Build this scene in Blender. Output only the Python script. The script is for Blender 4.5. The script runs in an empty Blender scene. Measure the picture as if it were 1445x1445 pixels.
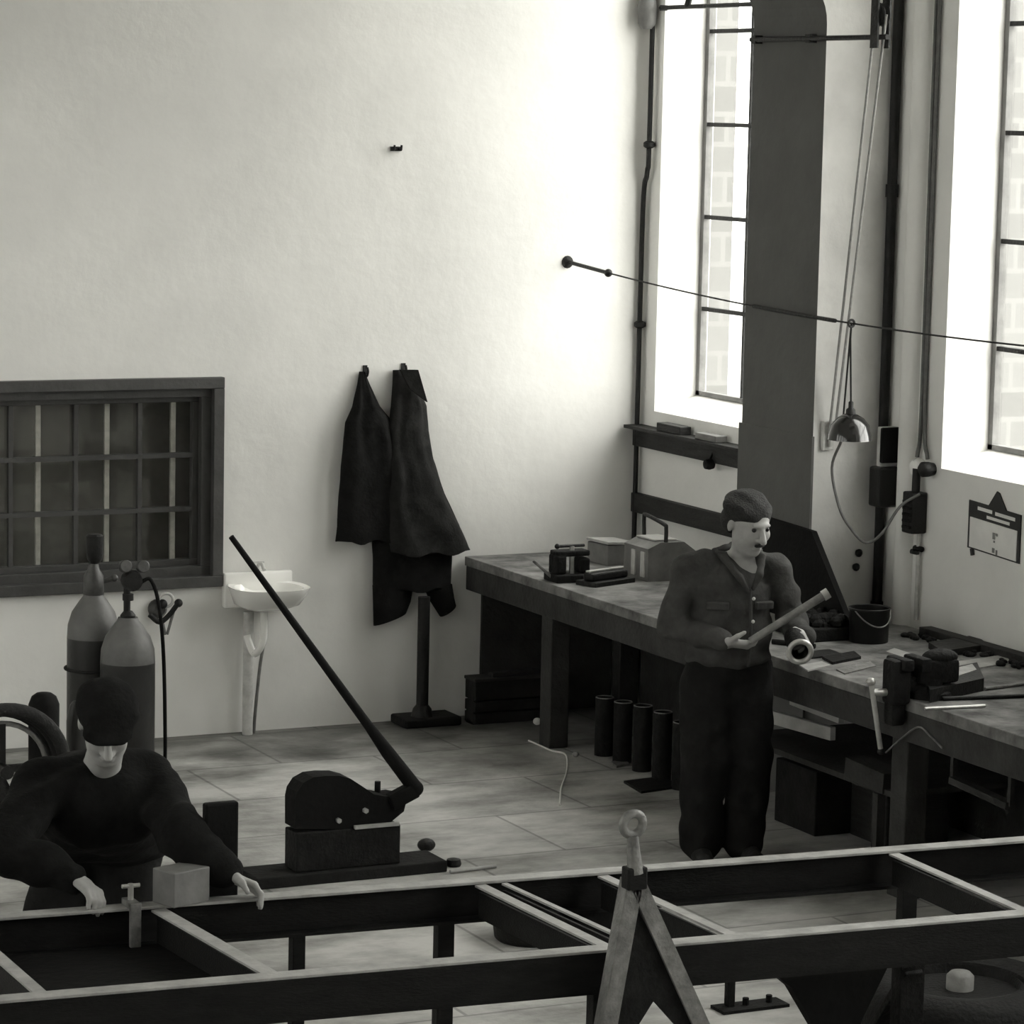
import bpy, bmesh, math, random
import numpy as np
from mathutils import Vector as V, Matrix, Euler, noise as mnoise
random.seed(7)
PI = math.pi
COL = bpy.context.scene.collection
SC = bpy.context.scene

# ------------------------------------------------------------------ camera
CAM = V((-8.16, -15.07, 3.278)); FOC = 4400.0
RT = V((0.89890349, -0.43762742, 0.0213248)); UP = V((0.03715633, 0.12463485, 0.99150671)); FW = V((0.43656834, 0.8904765, -0.12829533))
cd = bpy.data.cameras.new('camera'); cam = bpy.data.objects.new('camera', cd); COL.objects.link(cam)
cd.sensor_width = 36; cd.lens = 36 * FOC / 1445; cd.clip_end = 300
cam.matrix_world = Matrix(((RT.x, UP.x, -FW.x, CAM.x), (RT.y, UP.y, -FW.y, CAM.y), (RT.z, UP.z, -FW.z, CAM.z), (0, 0, 0, 1)))
SC.camera = cam
def ray(x, y): return RT * ((x - 722.5) / FOC) - UP * ((y - 722.5) / FOC) + FW
def OZ(x, y, z): d = ray(x, y); return CAM + d * ((z - CAM.z) / d.z)     # where a sight line meets a height
def OY(x, y, Y): d = ray(x, y); return CAM + d * ((Y - CAM.y) / d.y)     # ... a plane parallel to the back wall
def OX(x, y, X): d = ray(x, y); return CAM + d * ((X - CAM.x) / d.x)     # ... a plane parallel to the window wall

# ------------------------------------------------------------------ materials
def mat(name, v, rough=.7, var=.25, scale=6., bump=.0, bscale=30., metal=0., v2=None, stretch=None, spec=.4):
    m = bpy.data.materials.new(name); m.use_nodes = True
    nt = m.node_tree; N = nt.nodes; L = nt.links
    b = N['Principled BSDF']
    b.inputs['Roughness'].default_value = rough; b.inputs['Metallic'].default_value = metal
    b.inputs['Specular IOR Level'].default_value = spec
    tc = N.new('ShaderNodeTexCoord'); mp = N.new('ShaderNodeMapping'); L.new(tc.outputs['Object'], mp.inputs['Vector'])
    if stretch: mp.inputs['Scale'].default_value = stretch
    n = N.new('ShaderNodeTexNoise'); n.inputs['Scale'].default_value = scale; n.inputs['Detail'].default_value = 7
    n.inputs['Roughness'].default_value = .6
    L.new(mp.outputs['Vector'], n.inputs['Vector'])
    r = N.new('ShaderNodeValToRGB'); L.new(n.outputs['Fac'], r.inputs['Fac'])
    lo = v * (1 - var) if v2 is None else v2; hi = v * (1 + var) if v2 is None else v
    T = (1.0, .993, .962)
    r.color_ramp.elements[0].position = .3; r.color_ramp.elements[1].position = .7
    r.color_ramp.elements[0].color = (lo * T[0], lo * T[1], lo * T[2], 1)
    r.color_ramp.elements[1].color = (min(hi, .95) * T[0], min(hi, .95) * T[1], min(hi, .95) * T[2], 1)
    L.new(r.outputs['Color'], b.inputs['Base Color'])
    if bump:
        n2 = N.new('ShaderNodeTexNoise'); n2.inputs['Scale'].default_value = bscale; n2.inputs['Detail'].default_value = 5
        L.new(mp.outputs['Vector'], n2.inputs['Vector'])
        bp = N.new('ShaderNodeBump'); bp.inputs['Strength'].default_value = bump; bp.inputs['Distance'].default_value = .02
        L.new(n2.outputs['Fac'], bp.inputs['Height']); L.new(bp.outputs['Normal'], b.inputs['Normal'])
    return m
M = {}
M['plaster'] = mat('white_plaster', .76, .85, .09, 1.0, .22, 8, spec=.15)
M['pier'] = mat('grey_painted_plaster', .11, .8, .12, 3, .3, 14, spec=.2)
M['plaster2'] = mat('soiled_plaster', .62, .85, .16, 2.2, .35, 12, spec=.15)
M['ceil'] = mat('ceiling_boards', .68, .9, .1, 2)
M['frontwall'] = mat('white_room_plaster', .74, .9, .1, 1)
M['darkwood'] = mat('dark_stained_wood', .025, .6, .4, 5, .3, 30, stretch=(1, 1, 8), spec=.2)
M['casing'] = mat('dark_painted_wood', .055, .5, .25, 7, .15, 40)
M['pane_back'] = mat('dim_room_backing', .13, .8, .3, 4)
M['palebar'] = mat('pale_painted_iron', .5, .6, .2, 20)
M['iron'] = mat('black_iron', .012, .55, .4, 18, .25, 60, spec=.25)
M['ironrough'] = mat('rough_cast_iron', .012, .75, .45, 14, .4, 50, spec=.15)
M['beam'] = mat('dark_primed_steel', .011, .55, .35, 9, .2, 45, stretch=(1, 4, 4), spec=.15)
M['flange'] = mat('bare_steel_edge', .34, .5, .25, 12, .15, 60, spec=.5)
M['steel'] = mat('worn_bright_steel', .5, .35, .25, 14, .1, 60, metal=.6)
M['greysteel'] = mat('scaled_grey_steel', .2, .55, .4, 16, .3, 60, metal=.3)
M['benchtop'] = mat('worn_bench_top', .15, .7, .75, 6, .35, 35, spec=.25)
M['benchwood'] = mat('oiled_bench_timber', .04, .7, .35, 6, .3, 40, spec=.15)
M['crate'] = mat('blackened_crate_wood', .018, .8, .4, 8, .3, 40, spec=.1)
M['clothA'] = mat('black_wool_cloth', .010, .95, .35, 18, .25, 60, spec=.1)
M['clothB'] = mat('charcoal_cotton_cloth', .019, .95, .35, 14, .25, 55, spec=.1)
M['jacket'] = mat('faded_work_jacket_cloth', .055, .95, .3, 12, .25, 50, spec=.1)
M['trouser'] = mat('dark_work_trouser_cloth', .014, .95, .3, 12, .25, 50, spec=.1)
M['skin'] = mat('skin', .34, .6, .12, 14, .1, 80)
M['hair'] = mat('dark_hair', .022, .8, .4, 60, .6, 120)
M['eye'] = mat('dark_eye', .02, .3, .1, 10)
M['leather'] = mat('dark_leather', .01, .7, .3, 20, .3, 60)
M['porcelain'] = mat('white_porcelain', .85, .15, .03, 3, spec=.6)
M['bottle'] = mat('dark_painted_cylinder', .022, .4, .3, 6, .1, 40)
M['bottleshoulder'] = mat('pale_grey_cylinder_shoulder', .11, .5, .3, 6, .1, 40)
M['brass'] = mat('dull_brass', .07, .45, .4, 20, .1, 40, metal=.4)
M['enamel'] = mat('black_enamel', .012, .15, .2, 5, spec=.7)
M['enamelin'] = mat('white_enamel', .8, .25, .05, 5, spec=.5)
M['cord'] = mat('grey_flex', .13, .8, .2, 30)
M['rope'] = mat('grey_rope', .22, .9, .2, 60)
M['black'] = mat('black_sheet_iron', .007, .75, .3, 6, .2, 30, spec=.12)
M['tin'] = mat('dark_tinplate', .012, .4, .4, 12, .1, 40, metal=.1, spec=.25)
M['paper'] = mat('white_paper', .72, .8, .08, 6)
M['ink'] = mat('black_printing', .03, .7, .2, 10)
M['greybox'] = mat('grey_painted_sheet', .16, .55, .3, 7, .1, 40)
M['palebox'] = mat('pale_wooden_box', .42, .6, .2, 8, .1, 40)
M['rag'] = mat('soiled_light_rag', .4, .9, .4, 20, .5, 60)
M['tyre'] = mat('worn_rubber', .01, .8, .3, 14, .4, 60)
M['ground'] = mat('outside_paving', .4, .9, .2, 2)

def floor_mat():
    m = bpy.data.materials.new('stone_flags'); m.use_nodes = True
    nt = m.node_tree; N = nt.nodes; L = nt.links; b = N['Principled BSDF']
    b.inputs['Roughness'].default_value = .62; b.inputs['Specular IOR Level'].default_value = .35
    tc = N.new('ShaderNodeTexCoord'); mp = N.new('ShaderNodeMapping'); mp.inputs['Location'].default_value = (.42, .08, 0)
    L.new(tc.outputs['Object'], mp.inputs['Vector'])
    br = N.new('ShaderNodeTexBrick'); br.inputs['Scale'].default_value = 1; br.inputs['Mortar Size'].default_value = .010
    br.inputs['Brick Width'].default_value = 1.0; br.inputs['Row Height'].default_value = .72; br.inputs['Mortar Smooth'].default_value = .5
    br.inputs['Color1'].default_value = (.39, .387, .372, 1); br.inputs['Color2'].default_value = (.47, .466, .448, 1); br.inputs['Mortar'].default_value = (.25, .247, .238, 1)
    L.new(mp.outputs['Vector'], br.inputs['Vector'])
    n = N.new('ShaderNodeTexNoise'); n.inputs['Scale'].default_value = 1.1; n.inputs['Detail'].default_value = 9; n.inputs['Roughness'].default_value = .65
    mp2 = N.new('ShaderNodeMapping'); mp2.inputs['Scale'].default_value = (1, 1.7, 1); L.new(tc.outputs['Object'], mp2.inputs['Vector']); L.new(mp2.outputs['Vector'], n.inputs['Vector'])
    r = N.new('ShaderNodeValToRGB'); r.color_ramp.elements[0].position = .34; r.color_ramp.elements[1].position = .6
    r.color_ramp.elements[0].color = (.28, .28, .27, 1); r.color_ramp.elements[1].color = (1.1, 1.1, 1.1, 1)
    L.new(n.outputs['Fac'], r.inputs['Fac'])
    mx = N.new('ShaderNodeMix'); mx.data_type = 'RGBA'; mx.blend_type = 'MULTIPLY'; mx.inputs['Factor'].default_value = 1
    L.new(br.outputs['Color'], mx.inputs['A']); L.new(r.outputs['Color'], mx.inputs['B'])
    # mottled darkening towards the foot of the back wall
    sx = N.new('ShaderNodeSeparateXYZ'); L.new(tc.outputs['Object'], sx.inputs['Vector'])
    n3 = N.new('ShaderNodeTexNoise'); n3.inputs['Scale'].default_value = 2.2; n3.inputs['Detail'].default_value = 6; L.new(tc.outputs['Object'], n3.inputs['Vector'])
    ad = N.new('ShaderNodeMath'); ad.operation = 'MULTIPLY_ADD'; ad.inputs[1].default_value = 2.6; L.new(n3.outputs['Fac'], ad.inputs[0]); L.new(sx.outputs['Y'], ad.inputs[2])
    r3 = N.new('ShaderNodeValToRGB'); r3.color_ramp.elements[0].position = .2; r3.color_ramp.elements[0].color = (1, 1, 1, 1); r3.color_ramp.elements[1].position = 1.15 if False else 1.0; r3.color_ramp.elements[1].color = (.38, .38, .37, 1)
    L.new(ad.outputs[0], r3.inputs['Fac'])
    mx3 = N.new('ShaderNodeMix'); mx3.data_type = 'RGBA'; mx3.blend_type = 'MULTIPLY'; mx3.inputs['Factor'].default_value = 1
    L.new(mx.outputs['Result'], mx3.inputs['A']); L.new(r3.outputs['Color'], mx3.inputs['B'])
    L.new(mx3.outputs['Result'], b.inputs['Base Color'])
    n2 = N.new('ShaderNodeTexNoise'); n2.inputs['Scale'].default_value = 14; n2.inputs['Detail'].default_value = 6; L.new(tc.outputs['Object'], n2.inputs['Vector'])
    bp = N.new('ShaderNodeBump'); bp.inputs['Strength'].default_value = .35; bp.inputs['Distance'].default_value = .02
    L.new(n2.outputs['Fac'], bp.inputs['Height']); L.new(bp.outputs['Normal'], b.inputs['Normal'])
    return m
M['floor'] = floor_mat()
def brick_mat():
    m = bpy.data.materials.new('pale_outside_brick'); m.use_nodes = True
    N = m.node_tree.nodes; L = m.node_tree.links; b = N['Principled BSDF']; b.inputs['Roughness'].default_value = .9
    tc = N.new('ShaderNodeTexCoord'); br = N.new('ShaderNodeTexBrick'); br.inputs['Scale'].default_value = 1
    br.inputs['Brick Width'].default_value = .5; br.inputs['Row Height'].default_value = .22; br.inputs['Mortar Size'].default_value = .02
    br.inputs['Color1'].default_value = (.125, .124, .12, 1); br.inputs['Color2'].default_value = (.15, .149, .145, 1); br.inputs['Mortar'].default_value = (.17, .169, .164, 1)
    mp = N.new('ShaderNodeMapping'); mp.inputs['Rotation'].default_value = (PI / 2, 0, 0); L.new(tc.outputs['Object'], mp.inputs['Vector']); L.new(mp.outputs['Vector'], br.inputs['Vector'])
    L.new(br.outputs['Color'], b.inputs['Base Color']); return m
M['brick'] = brick_mat()
def glass_mat():
    m = bpy.data.materials.new('window_glass'); m.use_nodes = True
    nt = m.node_tree; N = nt.nodes; L = nt.links; N.remove(N['Principled BSDF'])
    o = N['Material Output']; t = N.new('ShaderNodeBsdfTransparent'); g = N.new('ShaderNodeBsdfGlossy'); g.inputs['Roughness'].default_value = .03
    t.inputs['Color'].default_value = (.95, .95, .93, 1)
    mx = N.new('ShaderNodeMixShader'); mx.inputs[0].default_value = .05; L.new(t.outputs[0], mx.inputs[1]); L.new(g.outputs[0], mx.inputs[2]); L.new(mx.outputs[0], o.inputs['Surface'])
    return m
M['glass'] = glass_mat()

# ------------------------------------------------------------------ mesh helpers
class MB:
    def __init__(s): s.bm = bmesh.new()
    def _add(s, vs, fs):
        b = [s.bm.verts.new(v) for v in vs]
        for f in fs:
            try: s.bm.faces.new([b[i] for i in f])
            except ValueError: pass
        return s
    def box(s, c, d, rot=(0, 0, 0), bev=.0):
        c = V(c); R = Euler(rot).to_matrix()
        t = bmesh.new(); bmesh.ops.create_cube(t, size=1)
        for v in t.verts: v.co = V((v.co.x * d[0], v.co.y * d[1], v.co.z * d[2]))
        if bev: bmesh.ops.bevel(t, geom=t.edges[:], offset=bev, segments=2, affect='EDGES', profile=.5)
        for v in t.verts: v.co = R @ v.co + c
        return s.merge(t)
    def bb(s, lo, hi, bev=0.):
        lo = V(lo); hi = V(hi); return s.box((lo + hi) / 2, (abs(hi.x - lo.x), abs(hi.y - lo.y), abs(hi.z - lo.z)), bev=bev)
    def merge(s, t):
        t.verts.index_update(); s._add([v.co.copy() for v in t.verts], [[v.index for v in f.verts] for f in t.faces]); t.free(); return s
    def bar(s, a, b, w, h, roll=0., bev=0., up=(0, 0, 1)):      # rectangular bar a->b, w along side, h along 'up'
        a = V(a); b = V(b); d = b - a; L = d.length; d.normalize()
        u = V(up)
        if abs(d.dot(u)) > .98: u = V((0, 1, 0))
        x = d.cross(u).normalized(); z = x.cross(d)
        if roll: q = Matrix.Rotation(roll, 3, d); x = q @ x; z = q @ z
        t = bmesh.new(); bmesh.ops.create_cube(t, size=1)
        for v in t.verts: v.co = V((v.co.x * w, v.co.y * L, v.co.z * h))
        if bev: bmesh.ops.bevel(t, geom=t.edges[:], offset=bev, segments=2, affect='EDGES', profile=.5)
        m = (a + b) / 2
        for v in t.verts: v.co = m + x * v.co.x + d * v.co.y + z * v.co.z
        return s.merge(t)
    def tube(s, pts, r, seg=10, cap=True):
        pts = [V(p) for p in pts]; n = len(pts); rs = r if isinstance(r, (list, tuple)) else [r] * n
        vs = []; fs = []; px = None
        for i, p in enumerate(pts):
            d = (pts[min(i + 1, n - 1)] - pts[max(i - 1, 0)]).normalized()
            if px is None:
                a = V((0, 0, 1)) if abs(d.z) < .9 else V((1, 0, 0)); px = d.cross(a).normalized()
            else:
                px = px - d * px.dot(d); px.normalize()
            py = d.cross(px)
            for k in range(seg):
                t = 2 * PI * k / seg; vs.append(p + (px * math.cos(t) + py * math.sin(t)) * rs[i])
        for i in range(n - 1):
            for k in range(seg):
                a = i * seg + k; b = i * seg + (k + 1) % seg; fs.append((a, b, b + seg, a + seg))
        if cap: fs.append(tuple(range(seg))[::-1]); fs.append(tuple((n - 1) * seg + k for k in range(seg)))
        return s._add(vs, fs)
    def lathe(s, prof, c=(0, 0, 0), axis=(0, 0, 1), seg=28):
        c = V(c); ax = V(axis).normalized(); a = V((1, 0, 0)) if abs(ax.x) < .9 else V((0, 1, 0)); x = ax.cross(a).normalized(); y = ax.cross(x)
        vs = []; fs = []
        for (r, h) in prof:
            for k in range(seg):
                t = 2 * PI * k / seg; vs.append(c + ax * h + (x * math.cos(t) + y * math.sin(t)) * max(r, 1e-4))
        for i in range(len(prof) - 1):
            for k in range(seg):
                a_ = i * seg + k; b_ = i * seg + (k + 1) % seg; fs.append((a_, b_, b_ + seg, a_ + seg))
        fs.append(tuple(range(seg))[::-1]); fs.append(tuple((len(prof) - 1) * seg + k for k in range(seg)))
        return s._add(vs, fs)
    def torus(s, c, R, r, axis=(0, 0, 1), seg=32, k=10, a0=0., a1=2 * PI):
        c = V(c); ax = V(axis).normalized(); a = V((1, 0, 0)) if abs(ax.x) < .9 else V((0, 1, 0)); x = ax.cross(a).normalized(); y = ax.cross(x)
        full = abs(a1 - a0 - 2 * PI) < 1e-6; n = seg if full else seg + 1
        vs = []; fs = []
        for i in range(n):
            t = a0 + (a1 - a0) * i / seg; d = x * math.cos(t) + y * math.sin(t)
            for j in range(k):
                q = 2 * PI * j / k; vs.append(c + d * (R + r * math.cos(q)) + ax * r * math.sin(q))
        for i in range(n if full else n - 1):
            for j in range(k):
                i2 = (i + 1) % n; fs.append((i * k + j, i2 * k + j, i2 * k + (j + 1) % k, i * k + (j + 1) % k))
        if not full: fs.append(tuple(range(k))); fs.append(tuple((n - 1) * k + j for j in range(k)))
        return s._add(vs, fs)
    def ball(s, c, r, sc=(1, 1, 1), seg=16):
        t = bmesh.new(); bmesh.ops.create_uvsphere(t, u_segments=seg, v_segments=seg // 2 + 2, radius=r)
        for v in t.verts: v.co = V((v.co.x * sc[0], v.co.y * sc[1], v.co.z * sc[2])) + V(c)
        return s.merge(t)
    def prism(s, poly, depth, fn):                 # poly: 2D points; fn(u, v, w) -> 3D; w in [0, depth]
        n = len(poly); vs = [fn(u, v, 0) for u, v in poly] + [fn(u, v, depth) for u, v in poly]
        fs = [tuple(range(n)), tuple(range(2 * n - 1, n - 1, -1))] + [(i, (i + 1) % n, n + (i + 1) % n, n + i) for i in range(n)]
        return s._add([V(v) for v in vs], fs)
    def build(s, name, m, parent=None, base=None, local=False, smooth=None):
        bmesh.ops.recalc_face_normals(s.bm, faces=s.bm.faces[:])
        off = V((0, 0, 0))
        if parent is not None and not local: off = wloc(parent)
        elif parent is None and base is not None: off = V(base)
        if off.length: bmesh.ops.translate(s.bm, verts=s.bm.verts[:], vec=-off)
        me = bpy.data.meshes.new(name); s.bm.to_mesh(me); s.bm.free()
        me.materials.append(M[m]); o = bpy.data.objects.new(name, me); COL.objects.link(o)
        if smooth: 
            me.set_sharp_from_angle(angle=math.radians(smooth)); 
            for p in me.polygons: p.use_smooth = True
        if parent is not None: o.parent = parent
        else: o.location = off
        return o
def wloc(o):
    p = V((0, 0, 0))
    while o is not None: p += o.location; o = o.parent
    return p
def tag(o, label, cat, group=None, kind=None):
    o['label'] = label; o['category'] = cat
    if group: o['group'] = group
    if kind: o['kind'] = kind
    return o
def thing(name, loc, label, cat, group=None):
    o = bpy.data.objects.new(name, None); o.empty_display_size = .1; COL.objects.link(o); o.location = loc
    return tag(o, label, cat, group)
def struct(o): o['kind'] = 'structure'; return o
def copy_thing(o, dloc, label):
    c = o.copy(); COL.objects.link(c); c.location = o.location + V(dloc); c['label'] = label
    for ch in list(o.children):
        k = ch.copy(); COL.objects.link(k); k.parent = c
        for g in ch.children:
            q = g.copy(); COL.objects.link(q); q.parent = k
    return c
def arc(c, r, a0, a1, n, plane='xz'):
    return [(c[0] + r * math.cos(a0 + (a1 - a0) * i / n), c[1] + r * math.sin(a0 + (a1 - a0) * i / n)) for i in range(n + 1)]
def spline(pts, n=8):
    pts = [V(p) for p in pts]; out = []
    P = [pts[0] * 2 - pts[1]] + pts + [pts[-1] * 2 - pts[-2]]
    for i in range(1, len(P) - 2):
        for k in range(n):
            t = k / n; a, b, c, d = P[i - 1], P[i], P[i + 1], P[i + 2]
            out.append(.5 * ((2 * b) + (c - a) * t + (2 * a - 5 * b + 4 * c - d) * t * t + (3 * b - a - 3 * c + d) * t ** 3))
    out.append(pts[-1]); return out

# smooth bodies: blended round cones turned into one continuous skin
class SDF:
    def __init__(s, vox): s.p = []; s.vox = vox
    def cone(s, a, b, ra, rb, k=.03): s.p.append(('c', np.array(a, float), np.array(b, float), ra, rb, k)); return s
    def ell(s, c, r, k=.03, rot=None): s.p.append(('e', np.array(c, float), np.array(r, float), rot, None, k)); return s
    def sub(s, c, r, k=.02): s.p.append(('s', np.array(c, float), np.array(r, float), None, None, k)); return s
    def chain(s, pts, rs, k=.03):
        for i in range(len(pts) - 1): s.cone(pts[i], pts[i + 1], rs[i], rs[i + 1], k)
        return s
    def mesh(s, wob=0., wf=20., seed=0):
        lo = np.full(3, 1e9); hi = -lo
        for q in s.p:
            if q[0] == 'c': r = max(q[3], q[4]); lo = np.minimum(lo, np.minimum(q[1], q[2]) - r); hi = np.maximum(hi, np.maximum(q[1], q[2]) + r)
            elif q[0] == 'e': r = q[2].max(); lo = np.minimum(lo, q[1] - r); hi = np.maximum(hi, q[1] + r)
        h = s.vox; lo -= 5 * h + .01; hi += 5 * h + .01
        n = np.ceil((hi - lo) / h).astype(int) + 1
        ax = [lo[i] + h * np.arange(n[i]) for i in range(3)]
        D = np.full(n, .2)
        for q in s.p:
            k = q[5]
            if q[0] == 'c': R = max(q[3], q[4]) + 2.5 * k + 4 * h; l = np.minimum(q[1], q[2]) - R; u = np.maximum(q[1], q[2]) + R
            else: R = q[2].max() + 2.5 * k + 4 * h; l = q[1] - R; u = q[1] + R
            i0 = np.clip(np.floor((l - lo) / h).astype(int), 0, n - 1); i1 = np.clip(np.ceil((u - lo) / h).astype(int) + 1, 1, n)
            X, Y, Z = np.meshgrid(ax[0][i0[0]:i1[0]], ax[1][i0[1]:i1[1]], ax[2][i0[2]:i1[2]], indexing='ij')
            P = np.stack([X, Y, Z], -1)
            if q[0] == 'c':
                ab = q[2] - q[1]; t = np.clip(((P - q[1]) @ ab) / max(ab @ ab, 1e-12), 0, 1)
                d = np.linalg.norm(P - q[1] - t[..., None] * ab, axis=-1) - (q[3] + (q[4] - q[3]) * t)
            else:
                E = P - q[1]
                if q[0] == 'e' and q[3] is not None: E = E @ np.array(Euler(q[3]).to_matrix())
                k0 = np.linalg.norm(E / q[2], axis=-1); k1 = np.linalg.norm(E / q[2] ** 2, axis=-1) + 1e-9
                d = k0 * (k0 - 1) / k1
            sl = tuple(slice(i0[i], i1[i]) for i in range(3)); o = D[sl]
            if q[0] == 's':
                hh = np.clip(.5 - .5 * (o + d) / k, 0, 1); D[sl] = o + (-d - o) * hh + k * hh * (1 - hh)
            else:
                hh = np.clip(.5 + .5 * (o - d) / k, 0, 1); D[sl] = o + (d - o) * hh - k * hh * (1 - hh)
        if wob:
            X, Y, Z = np.meshgrid(*ax, indexing='ij')
            rs = np.random.RandomState(seed)
            W = 0
            for j in range(7):
                f = rs.uniform(.5, 1.6, 3) * wf * rs.choice([-1, 1], 3); W = W + np.sin(f[0] * X + f[1] * Y + f[2] * Z + rs.uniform(0, 6) + 1.5 * np.sin(.5 * f[1] * X + .6 * f[0] * Z))
            D = D + wob * W / 3
        return nets(D, lo, h)
def nets(D, lo, h):
    S = D < 0; n = D.shape
    c = [S[i:n[0] - 1 + i, j:n[1] - 1 + j, k:n[2] - 1 + k] for i in (0, 1) for j in (0, 1) for k in (0, 1)]
    cnt = sum(x.astype(np.int8) for x in c); act = (cnt > 0) & (cnt < 8)
    idx = np.full(act.shape, -1); I = np.argwhere(act); idx[act] = np.arange(len(I))
    acc = np.zeros((len(I), 3)); w = np.zeros(len(I))
    cor = [(i, j, k) for i in (0, 1) for j in (0, 1) for k in (0, 1)]
    for a in cor:
        for ax in range(3):
            if a[ax]: continue
            b = list(a); b[ax] = 1
            da = D[I[:, 0] + a[0], I[:, 1] + a[1], I[:, 2] + a[2]]; db = D[I[:, 0] + b[0], I[:, 1] + b[1], I[:, 2] + b[2]]
            x = (da < 0) != (db < 0); t = np.where(x, da / np.where(x, da - db, 1), 0)
            p = np.tile(np.array(a, float), (len(I), 1)); p[:, ax] += t
            acc += p * x[:, None]; w += x
    vs = lo + h * (I + acc / w[:, None]); F = []
    for ax in range(3):
        u, v = [(1, 2), (2, 0), (0, 1)][ax]
        s0 = [slice(None)] * 3; s1 = [slice(None)] * 3; s0[ax] = slice(0, n[ax] - 1); s1[ax] = slice(1, n[ax])
        x = S[tuple(s0)] != S[tuple(s1)]; E = np.argwhere(x)
        E = E[(E[:, u] > 0) & (E[:, v] > 0) & (E[:, u] < n[u] - 1) & (E[:, v] < n[v] - 1)]
        def at(du, dv): q = E.copy(); q[:, u] -= du; q[:, v] -= dv; return idx[q[:, 0], q[:, 1], q[:, 2]]
        Q = np.stack([at(1, 1), at(0, 1), at(0, 0), at(1, 0)], 1); ins = S[E[:, 0], E[:, 1], E[:, 2]]
        Q[~ins] = Q[~ins][:, ::-1]; F.append(Q)
    return vs, np.concatenate(F)
def sobj(name, sd, m, parent, wob=0., wf=20., seed=0, cut=None):
    vs, fs = sd.mesh(wob, wf, seed)
    me = bpy.data.meshes.new(name); me.from_pydata(vs.tolist(), [], fs.tolist()); me.update()
    for p in me.polygons: p.use_smooth = True
    me.materials.append(M[m]); o = bpy.data.objects.new(name, me); COL.objects.link(o)
    if parent is not None: o.parent = parent
    return o
def hand(sd, W, d, n, side, curl):
    W = V(W); d = V(d).normalized(); n = V(n); n = (n - d * n.dot(d)).normalized(); s_ = d.cross(n) * side
    for k, o in enumerate((-.030, -.010, .010, .030)):
        sd.cone(W + s_ * o * .6, W + d * .088 + s_ * o, .014, .0125, .012)
        L = (.058, .072, .078, .07)[k]; a1 = curl * .55; a2 = curl * 1.25
        b0 = W + d * .088 + s_ * o; d1 = d * math.cos(a1) + n * math.sin(a1); d2 = d * math.cos(a2) + n * math.sin(a2)
        b1 = b0 + d1 * L * .52; b2 = b1 + d2 * L * .5
        sd.cone(b0, b1, .0105, .0095, .006); sd.cone(b1, b2, .0095, .008, .004)
    t0 = W + d * .02 + s_ * .03; t1 = t0 + (d * .65 + s_ * .6 + n * .35).normalized() * .045; t2 = t1 + (d * .8 + n * .6).normalized() * .034
    sd.cone(t0, t1, .015, .012, .012); sd.cone(t1, t2, .0115, .009, .005)

# ------------------------------------------------------------------ the setting
XL, YF, ZC = -11.5, -19.0, 6.6
T = .32
struct(MB().bb((XL - .3, YF - .3, -.2), (T, .3, 0)).build('floor', 'floor'))
struct(MB().bb((XL - .3, YF - .3, ZC), (T, .3, ZC + .2)).build('ceiling', 'ceil'))
struct(MB().bb((XL, YF - .3, 0), (0, YF, ZC)).build('wall_front', 'frontwall'))
# window opening in the back wall
wx1 = OY(312, 680, 0).x; wz0 = .785; wz1 = 1.875; wx0 = wx1 - 1.72
wb = MB(); e = .03
wb.bb((XL, 0, 0), (wx0 + e, .3, ZC)).bb((wx1 - e, 0, 0), (T, .3, ZC)).bb((wx0 + e, 0, 0), (wx1 - e, .3, wz0 + e)).bb((wx0 + e, 0, wz1 - e), (wx1 - e, .3, ZC))
struct(wb.build('wall_back', 'plaster'))
# window wall with tall openings
WIN = [(-.165, -1.68), (-2.965, -4.48), (-5.77, -7.28), (-8.57, -10.08), (-11.37, -12.88)]
SZ, HZ = 1.655, 5.4
wr = MB(); y = 0.
for (a, b) in WIN:
    wr.bb((0, y, 0), (T, a, ZC)); wr.bb((0, a, 0), (T, b, SZ)); wr.bb((0, a, HZ), (T, b, ZC)); y = b
wr.bb((0, y, 0), (T, YF, ZC))
for (a, b) in WIN: wr.prism([(.0, SZ), (T, SZ), (T, SZ + .085), (.27, SZ + .085)], b - a, lambda u, v, w, a=a: (u, a + w, v))   # sloping sill
struct(wr.build('wall_right', 'plaster'))
# opposite wall, out of view; its windows are added for fill light
wl = MB(); y = .3
for (a, b) in WIN:
    wl.bb((XL - .3, y, 0), (XL, a, ZC)); wl.bb((XL - .3, a, 0), (XL, b, SZ)); wl.bb((XL - .3, a, HZ), (XL, b, ZC)); y = b
wl.bb((XL - .3, y, 0), (XL, YF - .3, ZC))
struct(wl.build('wall_left', 'frontwall'))
# piers with corbelled heads carrying cross beams
def pier(y1, y0, name):
    X = -.40; zc = 3.70; r = .26
    poly = [(0, 0), (X, 0), (X, zc)] + [(X - r + r * math.cos(t), zc + r * math.sin(t)) for t in [PI / 2 * i / 10 for i in range(1, 11)]] + [(X - r - 1.2, zc + r), (X - r - 1.2, ZC - .001), (0, ZC - .001)]
    m = MB().prism(poly, y1 - y0, lambda u, v, w: (u, y0 + w, v))
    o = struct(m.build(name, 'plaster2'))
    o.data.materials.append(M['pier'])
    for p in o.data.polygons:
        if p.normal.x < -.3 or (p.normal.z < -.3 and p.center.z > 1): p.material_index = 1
    return o
pier(-1.80, -2.47, 'trim_1'); pier(-4.62, -5.3, 'trim_2'); pier(-7.45, -8.12, 'trim_3')
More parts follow.
